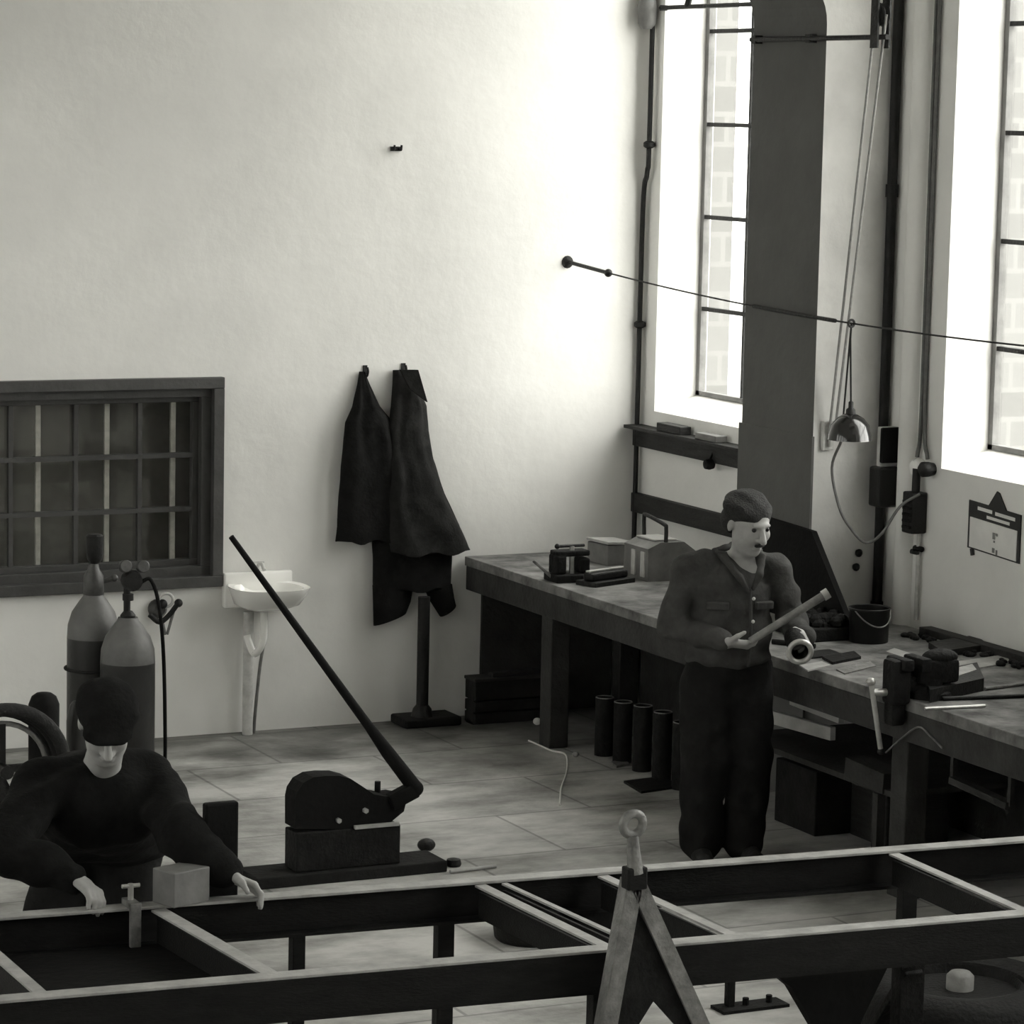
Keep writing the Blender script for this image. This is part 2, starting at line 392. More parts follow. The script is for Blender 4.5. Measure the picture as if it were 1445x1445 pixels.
# half-round shaft on the wall between the pier and the second window
struct(MB().prism([(.0, -.06)] + [(-.055 * math.sin(t), -.06 * math.cos(t)) for t in [PI * i / 12 for i in range(1, 12)]] + [(0, .06)], ZC, lambda u, v, w: (u, -2.695 + v, w)).build('trim_4', 'plaster', smooth=40))
# faint dado ledge at the foot of the pier
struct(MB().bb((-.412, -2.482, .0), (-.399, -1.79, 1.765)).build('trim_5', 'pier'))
# tall iron windows
def tall_window(i, a, b, X=.275):
    o = bpy.data.objects.new('window_%d' % i, None); COL.objects.link(o); o.location = (X, (a + b) / 2, SZ + .085); o['kind'] = 'structure'
    z0 = SZ + .085
    f = MB()
    for yy in (a - .018, b + .018): f.bb((X - .02, yy - .018, z0), (X + .02, yy + .018, HZ))
    for zz in (z0 + .012, HZ - .02): f.bb((X - .02, a, zz - .012), (X + .02, b, zz + .012))
    f.build('window_frame', 'greybox', o)
    g = MB(); zs = []
    zz = z0 + .475
    while zz < HZ - .2: g.bb((X - .016, a - .02, zz - .011), (X + .012, b + .02, zz + .011)); zs.append(zz); zz += .5
    yy = a - .48
    while yy > b + .2: g.bb((X - .012, yy - .009, z0), (X + .012, yy + .009, HZ)); yy -= .5
    g.build('glazing_bars', 'iron', o)
    MB().bb((X - .003, b, z0 + .005), (X + .003, a, HZ - .005)).build('pane', 'glass', o)
for i, (a, b) in enumerate(WIN): tall_window(i + 1, a, b); tall_window(i + 7, a, b, XL - .25)  # the left-wall row is unseen, added to brighten faces turned to the room
# low internal window in the back wall
w = bpy.data.objects.new('window_6', None); COL.objects.link(w); w.location = (wx0, 0, wz0); w['kind'] = 'structure'
def ring(m, x0, x1, z0, z1, t, ya, yb, bev=.004):
    m.bb((x0, ya, z1 - t), (x1, yb, z1), bev); m.bb((x0, ya, z0), (x1, yb, z0 + t), bev); m.bb((x0, ya, z0 + t), (x0 + t, yb, z1 - t), bev); m.bb((x1 - t, ya, z0 + t), (x1, yb, z1 - t), bev)
cs = MB(); ring(cs, wx0, wx1, wz0, wz1, .058, -.045, .0); cs.build('casing', 'casing', w)
cs = MB(); ring(cs, wx0 + .045, wx1 - .045, wz0 + .045, wz1 - .045, .06, .012, .06); cs.build('inner_casing', 'casing', w)
cs = MB(); ring(cs, wx0 + .1, wx1 - .1, wz0 + .1, wz1 - .1, .035, .07, .11); cs.build('sash', 'casing', w)
gx = [OY(p, 680, .09).x for p in (196, 106, 14, -78)]
vb = MB()
for x_ in gx: vb.bb((x_ - .011, .075, wz0 + .12), (x_ + .011, .105, wz1 - .12))
for p in (645, 722): zq = OY(150, p, .09).z; vb.bb((wx0 + .12, .07, zq - .012), (wx1 - .12, .108, zq + .012))
vb.build('glazing_bars', 'casing', w)
MB().bb((wx0 + .12, .112, wz0 + .12), (wx1 - .12, .116, wz1 - .12)).build('pane', 'glass', w)
for p in (-40, 53, 150, 243): q = OY(p, 680, .14).x; MB().bb((q - .013, .13, wz0 + .1), (q + .013, .15, wz1 - .1)).build('iron_bar', 'palebar', w)
MB().bb((wx0 + .02, .24, wz0 + .02), (wx1 - .02, .26, wz1 - .02)).build('back_board', 'pane_back', w)  # grey board added in place of the dim room behind the panes
# outdoors
struct(MB().bb((-60, -60, -.6), (60, 60, -.25)).build('ground_outside', 'ground'))
xa, xb = OY(980, 300, 5.).x, OY(1034, 300, 5.).x
o = MB().bb((xa - .6, 5, -.25), (xb, 5.4, 9)).build('neighbouring_house', 'brick', base=(xa, 5, -.25)); tag(o, 'pale brick house wall seen through the first tall window', 'building')
xa, xb = OY(1396, 300, 4.).x, OY(1500, 300, 4.).x
o = MB().bb((xa, 4, -.25), (xb, 4.4, 9)).build('yard_wall', 'brick', base=(xa, 4, -.25)); tag(o, 'pale brick yard wall seen through the right-hand window', 'wall')

# ------------------------------------------------------------------ workbench along the window wall
BT = .88
root = thing('workbench', (-.55, -2.9, 0), 'long heavy timber workbench running below the tall windows', 'workbench')
MB().bb((-1.06, -6.3, BT - .05), (-.02, -.02, BT), .004).build('worktop', 'benchtop', root)
MB().bb((-1.055, -6.28, .70), (-1.0, -.03, BT - .05), .004).build('apron', 'benchwood', root)
MB().bb((-1.0, -.10, .70), (-.03, -.04, BT - .05), .004).build('end_rail', 'benchwood', root)
for y_ in (-.90, -4.22, -6.2):
    MB().bb((-1.0, y_ - .06, 0), (-.89, y_ + .06, BT - .05), .006).build('leg', 'benchwood', root)
    MB().bb((-.14, y_ - .06, 0), (-.04, y_ + .06, BT - .05), .006).build('leg', 'benchwood', root)
MB().bb((-.16, -.14, 0), (-.04, -.05, .70), .006).build('leg', 'benchwood', root)
MB().bb((-.96, -.045, .003), (-.16, -.025, .70)).build('shade_panel', 'benchwood', root); MB().bb((-.035, -6.2, .003), (-.02, -.15, .70)).build('shade_panel', 'benchwood', root)  # added dark boards that stand in for the deep shade under the bench
MB().bb((-.10, -1.78, BT), (-.03, -.05, BT + .03), .004).build('back_strip', 'benchwood', root)
MB().bb((-.10, -6.2, BT), (-.03, -2.98, BT + .035), .004).build('back_strip', 'benchwood', root)

# boards fixed under the first window
def wallboard(p0, p1, h, nm, lab):
    a = OX(*p0, -.03); b = OX(*p1, -.03)
    o = MB().bb((-.045, b.y, a.z - h), (0, -.005, a.z), .003).build(nm, 'darkwood', base=(0, b.y, a.z - h)); tag(o, lab, 'board'); return a.z
zt = wallboard((903, 604), (1080, 640), .10, 'wall_shelf_board', 'upper dark board on the wall just under the first tall window sill')
zl = wallboard((903, 697), (1085, 742), .105, 'wall_board', 'lower dark board on the wall behind the standing man')
sh = MB().bb((-.11, -1.62, zt), (0, -.02, zt + .018)).build('wall_ledge', 'darkwood', base=(0, -.9, zt)); tag(sh, 'thin dark ledge along the top of the upper wall board', 'ledge')
def ledge_item(px, w, h, lab, nm='wood_block', m_='darkwood'):
    a = OX(px, 600, -.05); o = MB().bb((-.09, a.y - w, zt + .018), (-.02, a.y + w, zt + .018 + h), .004).build(nm, m_, base=(-.05, a.y, zt + .018)); tag(o, lab, 'block')
ledge_item(952, .13, .045, 'low dark block on the wall ledge near the room corner')
ledge_item(1005, .11, .035, 'thin grey file block on the wall ledge left of the pier', 'file_block', 'greybox')
a = OX(1001, 655, -.06); o = MB().lathe([(.0, -.03), (.025, -.025), (.03, 0), (.025, .022), (.0, .03)], a, (1, 0, 0), 16).tube([a + V((0, 0, .02)), a + V((.02, 0, .06)), V((-.02, a.y, zt - .06))], .006, 8).build('hanging_ring_weight', 'ironrough', base=a, smooth=40); tag(o, 'small dark round weight hanging from the upper wall board', 'weight')

# ------------------------------------------------------------------ things on the back wall
def wash_basin():
    c = OY(378, 862, -.19); x = c.x; zt = .80
    r = thing('wash_basin', (x, -.01, 0), 'white porcelain wash basin on the back wall beside the dark window', 'basin')
    b = MB(); n = 26
    def ringv(sx, sy, z, yo=0): return [V((x + sx * math.copysign(abs(math.cos(t)) ** .75, math.cos(t)), -.2 + yo + sy * math.copysign(abs(math.sin(t)) ** .75, math.sin(t)), z)) for t in [2 * PI * k / n for k in range(n)]]
    rings = [ringv(.10, .09, zt - .125, .05), ringv(.165, .15, zt - .095, .03), ringv(.195, .18, zt - .03), ringv(.205, .19, zt), ringv(.175, .155, zt - .005), ringv(.15, .13, zt - .07), ringv(.05, .05, zt - .09)]
    vs = [v for q in rings for v in q]; fs = [(i * n + k, i * n + (k + 1) % n, (i + 1) * n + (k + 1) % n, (i + 1) * n + k) for i in range(6) for k in range(n)] + [tuple(range(n))[::-1], tuple(6 * n + k for k in range(n))]
    b._add(vs, fs); b.bb((x - .19, -.06, zt - .13), (x + .19, -.005, zt + .055), .01); b.build('bowl', 'porcelain', r, smooth=45)
    MB().tube(spline([(x - .02, -.18, zt - .115), (x - .02, -.18, zt - .28), (x - .05, -.14, zt - .36), (x - .07, -.10, zt - .30), (x - .075, -.09, zt - .27)]), .02, 10).build('trap', 'porcelain', r, smooth=50)
    MB().tube([(x - .06, -.07, .0), (x - .06, -.07, zt - .15)], .028, 12).build('waste_pipe', 'palebar', r, smooth=50)
    MB().tube(spline([(x + .03, -.05, zt - .13), (x + .035, -.06, zt - .28), (x + .01, -.06, .35), (x - .01, -.05, .1), (x - .015, -.05, .0)]), .009, 8).build('supply_pipe', 'greysteel', r, smooth=50)
    t = MB().tube(spline([(x, -.04, zt + .03), (x, -.05, zt + .09), (x, -.10, zt + .10), (x, -.13, zt + .075)]), .010, 10).build('tap', 'palebar', r, smooth=50)
    MB().bar((x - .03, -.05, zt + .105), (x + .03, -.05, zt + .105), .01, .01).build('tap_handle', 'palebar', t)
wash_basin()

def garment(name, rows, label, m_, y0, cat='coat', seed=1, hookz=None, folds=5.):
    # rows: (pixel y, pixel left, pixel right, depth) down the hanging cloth
    pts = []
    for (py, l, r_, d) in rows:
        A = OY(l, py, y0); B = OY(r_, py, y0); pts.append((A.z, A.x, B.x, d))
    top = pts[0]; r = thing(name, ((top[1] + top[2]) / 2, 0, pts[-1][0]), label, cat)
    n = 44; rows_v = []; m = MB(); P = []
    for i in range(len(pts) - 1):
        K = 6
        for k in range(K):
            t = k / K; P.append([pts[i][j] + (pts[i + 1][j] - pts[i][j]) * t for j in range(4)])
    P.append(list(pts[-1])); vs = []
    for i, (z, l, r_, d) in enumerate(P):
        c = (l + r_) / 2; h = abs(r_ - l) / 2
        for k in range(n):
            t = 2 * PI * k / n; u = math.cos(t); v = math.sin(t)
            f = .011 * math.sin(folds * u * .9 + seed + z * 3. + 2 * mnoise.noise(V((u * 2, z * 3, seed)))) * min(1, i / 12) + .012 * mnoise.noise(V((u * 3 + seed, z * 7, v)))
            yy = -d / 2 + (d / 2) * v * (1 if v > 0 else 1.) - (f if v < 0 else 0)
            zz = z + (.012 * math.sin(u * 7 + seed) if i == len(P) - 1 else 0)
            vs.append(V((c + h * u * (1 + .03 * mnoise.noise(V((z * 9, seed, v * 2)))), min(yy, -.004), zz)))
    N_ = len(P); fs = [(i * n + k, i * n + (k + 1) % n, (i + 1) * n + (k + 1) % n, (i + 1) * n + k) for i in range(N_ - 1) for k in range(n)] + [tuple(range(n))[::-1], tuple((N_ - 1) * n + k for k in range(n))]
    m._add(vs, fs); m.build('cloth', m_, r, smooth=70); return r
g1 = garment('work_coat', [(526, 514, 521, .03), (545, 510, 528, .05), (575, 501, 540, .09), (597, 490, 556, .11), (640, 485, 566, .12), (700, 480, 570, .12), (766, 476, 572, .12)], 'black work coat hanging leftmost on the back wall', 'clothA', -.08, seed=1)
g2 = garment('long_overcoat', [(524, 562, 582, .04), (540, 560, 594, .07), (575, 556, 606, .11), (610, 550, 607, .13), (650, 548, 613, .15), (700, 546, 628, .17), (745, 546, 648, .18), (782, 550, 662, .18)], 'charcoal overcoat with flared tail hanging right of the black coat', 'clothB', -.09, seed=2)
col = MB().prism([(0, 0), (.09, .0), (.14, -.17), (.05, -.10)], .02, lambda u, v, w_: (OY(566, 522, -.1).x + u, -.075 - w_ - u * .3, OY(566, 522, -.1).z + v)); col.build('collar', 'clothB', g2)
g3 = garment('overalls', [(752, 526, 638, .10), (790, 526, 638, .12), (835, 527, 636, .12)], 'black overalls dangling below the overcoat on the back wall', 'clothA', -.06, cat='overalls', seed=4)
def leg_piece(rows, nm, parent):
    m = MB(); vs = []; n = 20
    for (py, l, r_) in rows:
        A = OY(l, py, -.06); B = OY(r_, py, -.06); c = (A.x + B.x) / 2; h = (B.x - A.x) / 2
        for k in range(n): t = 2 * PI * k / n; vs.append(V((c + h * math.cos(t), min(-.055 + .045 * math.sin(t), -.005), (A.z + B.z) / 2 + .03 * math.cos(t) * (1 if py > 850 else 0))))
    N_ = len(rows); fs = [(i * n + k, i * n + (k + 1) % n, (i + 1) * n + (k + 1) % n, (i + 1) * n + k) for i in range(N_ - 1) for k in range(n)] + [tuple(range(n))[::-1], tuple((N_ - 1) * n + k for k in range(n))]
    m._add(vs, fs); m.build(nm, 'clothA', parent, smooth=60)
leg_piece([(825, 526, 584), (850, 527, 580), (874, 528, 573)], 'trouser_leg', g3)
leg_piece([(825, 598, 638), (845, 606, 641), (862, 622, 643)], 'trouser_leg', g3)
for px, py, lab in ((518, 524, 'small iron coat hook above the black coat'), (572, 521, 'small iron coat hook above the charcoal overcoat')):
    a = OY(px, py, -.03); o = MB().tube(spline([(a.x, -.002, a.z - .02), (a.x, -.03, a.z - .025), (a.x, -.045, a.z), (a.x, -.035, a.z + .02)], 5), .006, 8).bb((a.x - .012, -.006, a.z - .05), (a.x + .012, 0, a.z + .03)).build('coat_hook', 'iron', base=(a.x, 0, a.z)); tag(o, lab, 'hook', 'coat hooks on the back wall')
# iron post on a cast foot below the coats
ax_, ay_ = OY(597, 930, -.16).x, -.16; zt_ = OY(597, 842, -.16).z
r = thing('iron_stand', (ax_, ay_, 0), 'dark iron post on a flat cast foot below the coats', 'stand')
MB().bb((ax_ - .13, ay_ - .08, 0), (ax_ + .20, ay_ + .13, .05), .012).build('foot', 'ironrough', r)
MB().tube([(ax_, ay_, .05), (ax_, ay_, zt_)], .033, 14).lathe([(.06, .05), (.05, .09), (.034, .11)], (ax_, ay_, 0)).build('post', 'iron', r, smooth=40)
a = OY(558, 210, 0); r_ = MB().bb((a.x - .03, -.008, a.z - .012), (a.x + .03, 0, a.z + .012)).tube(spline([(a.x - .02, -.008, a.z), (a.x - .02, -.03, a.z - .005), (a.x - .02, -.035, a.z + .02)], 4), .006, 8).tube(spline([(a.x + .02, -.008, a.z), (a.x + .02, -.03, a.z - .005), (a.x + .02, -.035, a.z + .02)], 4), .006, 8).build('wall_hook', 'iron', base=a); tag(r_, 'small black double hook high on the bare white wall', 'hook')

# ------------------------------------------------------------------ wire, lamp, pulley, pipes
A = OY(803, 370, -.02); Bq = OX(1190, 447, -.47); E = V((-.395, -4.6, 2.335)); 
def wire_at(t): return A.lerp(E, t) + V((0, 0, -.06 * 4 * t * (1 - t)))
tl = (Bq.y - A.y) / (E.y - A.y); Lp = wire_at(tl)
r = thing('tensioned_wire', A, 'thin tensioned wire strung from back wall across the pier', 'wire')
MB().tube([wire_at(i / 40) for i in range(41)], .0045, 6).build('wire_strand', 'iron', r)
MB().lathe([(.035, 0), (.03, .012), (.012, .02), (.01, .04)], (A.x, -.001, A.z), (0, -1, 0), 14).build('wall_anchor', 'iron', r)
MB().tube([wire_at(.01), wire_at(.095)], .011, 8).ball(wire_at(.097), .022).build('turnbuckle', 'iron', r)
MB().tube([wire_at(.42 + .02 * i) for i in range(9)], .010, 8).build('sleeve', 'iron', r)
def lamp():
    zt = Lp.z; x, y_ = Lp.x, Lp.y; sh = OX(1196, 620, x)
    zb = sh.z; y_s = y_ - .02
    r = thing('pendant_lamp', (x, y_s, zb), 'black enamel pendant lamp hanging from the wire above the bench', 'lamp')
    prof = [(.104, 0), (.101, .022), (.088, .07), (.062, .102), (.034, .118), (.022, .122)]
    MB().lathe(prof, (x, y_s, zb), seg=36).build('shade', 'enamel', r, smooth=50)
    MB().lathe([(.101, .001), (.097, .02)], (x, y_s, zb - .002), seg=36).build('shade_rim', 'enamelin', r, smooth=50)
    MB().lathe([(.024, .115), (.022, .14), (.012, .15), (.012, .175), (.006, .18)], (x, y_s, zb), seg=16).build('lamp_holder', 'iron', r, smooth=50)
    MB().tube([(x, y_s, zb + .17), (x, y_ + .004, zt - .07), (x, y_, zt)], .0045, 6).tube([(x, y_, zt), (x, y_ + .008, zt - .08), (x, y_ + .045, zb + .07), (x, y_ + .05, zb - .01)], .0045, 6).build('suspension_cord', 'iron', r)
    MB().torus((x, y_, zt), .016, .006, (0, 1, 0), 14, 6).build('wire_clip', 'iron', r)
    pts = [V((x, y_ + .05, zb - .01))]
    for k, (px, py) in enumerate(((1174, 660), (1184, 715), (1200, 745), (1222, 766), (1245, 752), (1270, 715), (1298, 697))):
        f = (k + 1) / 7; xx = x + (-.06 - x) * f ** 1.5; pts.append(OX(px, py, xx))
    MB().tube(spline(pts, 6), .007, 8).build('flex', 'cord', r, smooth=60)
lamp()
# wall switch gear between pier and second window
def pbox(m, px0, py0, px1, py1, x0, x1, bev=.004):
    a = OX(px0, py0, x0); b = OX(px1, py1, x0); return m.bb((x0, b.y, b.z), (x1, a.y, a.z), bev)
a = OX(1308, 715, 0)
r = thing('switch_gear', (0, a.y, a.z - .15), 'dark switch gear cluster with cables between pier and second window', 'switch')
MB().bb((-.085, -2.865, 1.335), (-.001, -2.775, 1.53), .008).build('fuse_box', 'iron', r)
for k in range(5): MB().bb((-.1, -2.862, 1.36 + .03 * k), (-.085, -2.80, 1.372 + .03 * k)).build('fin', 'ironrough', r)
MB().lathe([(.045, 0), (.05, .02), (.035, .045), (.0, .05)], (-.001, -2.80, 1.64), (-1, 0, 0), 18).build('porcelain_switch', 'porcelain', r, smooth=50)
MB().lathe([(.03, 0), (.036, .03), (.036, .06), (.02, .075)], (-.001, -2.90, 1.645), (-1, 0, 0), 16).build('knob', 'iron', r, smooth=50)
MB().tube([(-.04, -2.82, 1.53), (-.04, -2.82, 1.64)], .02, 10).build('gland', 'iron', r, smooth=50)
for k, y_ in enumerate((-2.80, -2.828)):
    MB().tube(spline([(-.015, y_, 5.2), (-.015, y_, 3.), (-.015, y_ - .004, 1.9), (-.02, y_ + (.01 if k == 0 else -.05), 1.69)], 6), .010, 8).build('conduit', 'cord', r, smooth=60)
MB().tube([(-.02, -2.83, 1.335), (-.02, -2.83, BT + .04)], .010, 8).build('conduit', 'palebar', r, smooth=60)
MB().tube([(-.02, -2.80, 1.26), (-.02, -2.86, 1.26)], .014, 8).tube([(-.02, -2.83, 1.24), (-.06, -2.83, 1.25)], .012, 8).build('tap_cock', 'iron', r, smooth=60)
# narrow black wall set on the face beside the drain pipe
a = OX(1251, 600, -.02); b = OX(1250, 650, -.02); c = OX(1248, 712, -.02)
r = thing('wall_telephone_box', (0, a.y, c.z), 'narrow black wall box beside the pier corner pipe', 'box')
MB().bb((-.10, -2.60, b.z - .02), (-.001, -2.56, a.z), .006).build('back_plate', 'palebar', r)
MB().bb((-.11, -2.625, b.z), (-.001, -2.60, a.z), .008).build('upright_case', 'black', r)
MB().bb((-.12, -2.63, c.z), (-.001, -2.53, b.z - .02), .012).build('lower_case', 'tin', r)
# drain pipe in the pier corner
r = MB().tube([(-.035, -2.512, BT), (-.035, -2.512, ZC)], .024, 14)
for zz in (.9, 2.9, 4.6): r.lathe([(.031, 0), (.031, .06)], (-.035, -2.512, zz), seg=16)
o = r.build('drain_pipe', 'iron', base=(-.035, -2.512, BT), smooth=40); tag(o, 'black vertical drain pipe in the corner of the pier', 'pipe')
# corner conduit by the first window
r = thing('corner_conduit', (-.03, -.07, BT), 'thin dark conduit running up the room corner beside first window', 'conduit')
MB().tube(spline([(-.035, -.035, BT), (-.035, -.035, 1.6), (-.035, -.038, 2.75), (-.035, -.075, 2.95), (-.035, -.09, 3.2), (-.035, -.09, 5.0)], 8), .014, 8).build('tube', 'iron', r, smooth=60)
for zz in (2.1, 3.08): MB().lathe([(.018, 0), (.032, .01), (.032, .03), (.018, .04)], (-.035, -.036 if zz < 2.5 else -.09, zz), seg=12).build('clip', 'iron', r, smooth=40)
a = OX(915, 20, -.04); MB().lathe([(.03, 0), (.05, .03), (.055, .12), (.035, .20), (.035, .3)], (-.06, -.075, a.z - .08), seg=16).build('junction_pot', 'greybox', r, smooth=50)
# short iron bar across the top of the first window
a = OX(935, 11, -.03); b = OX(1052, 11, -.03); o = MB().tube([(-.03, a.y + .02, a.z), (-.03, b.y - .3, a.z)], .012, 8).tube([(-.03, a.y - .27, a.z), (-.03, a.y - .30, a.z + .06), (-.03, a.y - .42, a.z + .09)], .018, 8).bb((-.03, a.y, a.z - .015), (0, a.y + .03, a.z + .015)).build('window_stay_bar', 'iron', base=a); tag(o, 'black iron bar across the top of the first tall window', 'bar')
# line shaft rod and pulley
a = OX(1060, 56, -.44); b = OX(1252, 63, -.44)
r = thing('tie_rod', (-.44, a.y, a.z), 'dark iron rod along the top of the pier face', 'rod')
MB().tube([(-.44, a.y, a.z), (-.44, b.y, a.z)], .012, 8).build('rod', 'iron', r)
MB().bb((-.45, -1.9, a.z - .02), (-.41, -1.86, a.z + .02)).build('staple', 'iron', r); MB().bb((-.45, -2.4, a.z - .02), (-.41, -2.36, a.z + .02)).build('staple', 'iron', r)
pz = a.z + .10; py_ = b.y + .06
r = thing('pulley_block', (-.44, py_, pz), 'black pulley block with hanging ropes at the pier top', 'pulley')
MB().lathe([(.05, -.02), (.055, -.014), (.04, 0), (.055, .014), (.05, .02)], (-.44, py_, pz), (1, 0, 0), 24).build('sheave', 'iron', r, smooth=30)
MB().bb((-.475, py_ - .03, pz - .15), (-.466, py_ + .03, pz + .20)).bb((-.414, py_ - .03, pz - .15), (-.405, py_ + .03, pz + .20)).bb((-.475, py_ - .03, pz + .19), (-.405, py_ + .03, pz + .21)).build('cheek', 'iron', r)
MB().tube([(-.44, py_, pz + .21), (-.44, py_, ZC)], .012, 8).build('hanger', 'iron', r)
cl = V((-.34, -2.50, 1.78))
for k, dy in enumerate((.045, -.045)):
    MB().tube([(-.44, py_ + dy, pz), cl + V((.03 * k, -.016, 0))], .006, 6).build('rope', 'rope', r)
o = MB().bb((-.36, -2.50, 1.70), (-.30, -2.471, 1.84), .004).tube([(-.33, -2.52, 1.72), (-.33, -2.52, 1.84)], .012, 8).build('rope_cleat', 'palebar', base=cl); tag(o, 'pale rope cleat on the pier edge left of the lamp', 'cleat')
# pipe stubs low on the pier
for (px, py, lab) in ((1211, 780, 'small dark wall plug upper one on the pier above tin'), (1207, 800, 'small dark wall plug lower one on the pier above tin')):
    a = OY(px, py, -2.47); o = MB().lathe([(.018, 0), (.02, .01), (.01, .02)], a, (0, -1, 0), 10).build('wall_plug', 'iron', base=a); tag(o, lab, 'plug', 'wall plugs on the pier')

# calendar under the second window
def calendar():
    cs = [OX(px, py, -.006) for px, py in ((1368, 705), (1441, 727), (1436, 792), (1376, 778))]
    y0, y1 = cs[0].y, cs[1].y; zt = (cs[0].z + cs[1].z) / 2; zb = (cs[2].z + cs[3].z) / 2; W = y0 - y1
    ang = math.atan2(cs[1].z - cs[0].z, cs[0].y - cs[1].y)
    r = thing('wall_calendar', (0, y1, zb), 'wall calendar with black peaked header below the second window', 'calendar')
    f = lambda u, v, w_: (-.002 - w_, y0 - u, zt + v + math.tan(ang) * (u - W / 2))
    Hh = zt - zb
    MB().prism([(0, -Hh), (W, -Hh), (W, 0), (W * .72, 0), (W * .58, .07), (W * .53, .075), (W * .38, 0), (0, 0)], .006, f).build('board', 'ink', r)
    g = lambda u, v, w_: (-.0085 - w_, y0 - u, zt + v + math.tan(ang) * (u - W / 2))
    MB().prism([(W * .05, -Hh + .008), (W * .955, -Hh + .008), (W * .955, -.075), (W * .05, -.075)], .004, g).build('sheet', 'paper', r)
    h = lambda u, v, w_: (-.0085 - w_, y0 - u, zt + v + math.tan(ang) * (u - W / 2))
    m = MB(); m.prism([(W * .18, -.034), (W * .46, -.034), (W * .46, -.018), (W * .18, -.018)], .001, h); m.prism([(W * .52, -.036), (W * .9, -.036), (W * .9, -.02), (W * .52, -.02)], .001, h); m.prism([(W * .36, -.062), (W * .8, -.062), (W * .8, -.048), (W * .36, -.048)], .001, h); m.build('header_lettering', 'paper', r)
    q = lambda u, v, w_: (-.0127 - w_, y0 - u, zt + v + math.tan(ang) * (u - W / 2))
    for k, (uu, vv, ww, hh) in enumerate(((.50, -.115, .05, .03), (.56, -.115, .04, .012), (.52, -.150, .03, .010), (.50, -.185, .05, .022), (.57, -.19, .035, .025))):
        MB().prism([(W * uu, vv - hh), (W * (uu + ww), vv - hh), (W * (uu + ww), vv), (W * uu, vv)], .0006, q).build('printed_mark', 'greybox', r)
    m = MB().tube([V(f(W * .08, -Hh - .0, .0)) , V(f(W * .10, -Hh - .03, .0))], .012, 8); m.build('lower_pin', 'ink', r)
calendar()

# ------------------------------------------------------------------ on the bench
def on(px, py): return OZ(px, py, BT)
def bbox_thing(name, c, d, rz, m_, label, cat, bev=.006, group=None, z=None):
    z = BT if z is None else z
    o = MB().box((c[0], c[1], z + d[2] / 2), d, (0, 0, rz), bev).build(name, m_, base=(c[0], c[1], z)); return tag(o, label, cat, group)
# small black bench vice / press at the far end
c = on(795, 822); c = V((c.x + .06, c.y + .05, 0))
r = thing('bench_press', (c.x, c.y, BT), 'small black cast iron press on the far bench end', 'press')
MB().box((c.x, c.y, BT + .02), (.22, .16, .04), bev=.006).build('base', 'ironrough', r)
MB().box((c.x - .07, c.y, BT + .09), (.06, .10, .10), bev=.012).build('fixed_jaw', 'ironrough', r); MB().box((c.x + .07, c.y, BT + .08), (.05, .10, .08), bev=.012).build('moving_jaw', 'ironrough', r)
MB().box((c.x, c.y, BT + .145), (.19, .09, .03), bev=.008).build('bridge', 'ironrough', r)
MB().tube([(c.x, c.y - .02, BT + .04), (c.x, c.y - .02, BT + .18)], .013, 10).build('screw', 'steel', r, smooth=40)
MB().tube([(c.x - .09, c.y - .03, BT + .185), (c.x + .08, c.y + .0, BT + .18)], .008, 8).ball((c.x - .09, c.y - .03, BT + .185), .014).build('handle', 'iron', r)
MB().tube([(c.x - .2, c.y + .02, BT + .11), (c.x - .1, c.y, BT + .02)], .008, 8).build('peg', 'greysteel', r)
c = on(855, 828); o = MB().box((c.x + .05, c.y + .1, BT + .012), (.30, .14, .024), (0, 0, .35), .003).box((c.x + .05, c.y + .1, BT + .045), (.27, .07, .04), (0, 0, .35), .01).build('iron_straightedge', 'iron', base=(c.x, c.y, BT)); tag(o, 'long flat black iron bed on bench beside the press', 'iron bed')
o = MB().box((c.x + .05, c.y + .11, BT + .071), (.26, .03, .010), (0, 0, .35), .002).build('steel_rule', 'steel', base=(c.x, c.y, BT + .065)); tag(o, 'bright steel strip lying on the black iron bed', 'strip')
# pale box and grey tool box with carrying handle
c = on(848, 800); c = V((c.x + .12, c.y + .12, 0))
r = thing('wooden_box', (c.x, c.y, BT), 'small grey box with a pale lid behind the iron bed', 'box')
MB().box((c.x, c.y, BT + .055), (.17, .2, .11), (0, 0, .1), .005).build('body', 'greybox', r); MB().box((c.x, c.y, BT + .118), (.18, .21, .016), (0, .06, .1), .004).build('lid', 'palebox', r)
c = on(910, 822); c = V((c.x + .16, c.y + .14, 0))
r = thing('tool_chest', (c.x, c.y, BT), 'grey sheet-metal case with sloping top and tall carrying handle', 'tool case')
bx = MB(); bx.prism([(-.14, 0), (.14, 0), (.14, .15), (.07, .20), (-.07, .20), (-.14, .17)], .26, lambda u, v, w_: (c.x + u, c.y - .13 + w_, BT + v)); bx.build('body', 'greybox', r)
MB().box((c.x - .01, c.y + .02, BT + .205), (.13, .2, .008), bev=.002).build('top_plate', 'palebox', r)
MB().tube(spline([(c.x - .03, c.y + .12, BT + .20), (c.x - .03, c.y + .125, BT + .30), (c.x - .03, c.y + .10, BT + .315), (c.x - .03, c.y - .09, BT + .29), (c.x - .03, c.y - .115, BT + .27), (c.x - .03, c.y - .115, BT + .19)], 4), .011, 8).build('carrying_handle', 'iron', r, smooth=60)
for dy in (-.08, .02): MB().bb((c.x - .147, c.y + dy - .02, BT + .02), (c.x - .14, c.y + dy + .02, BT + .15)).build('vent_rib', 'palebar', r)
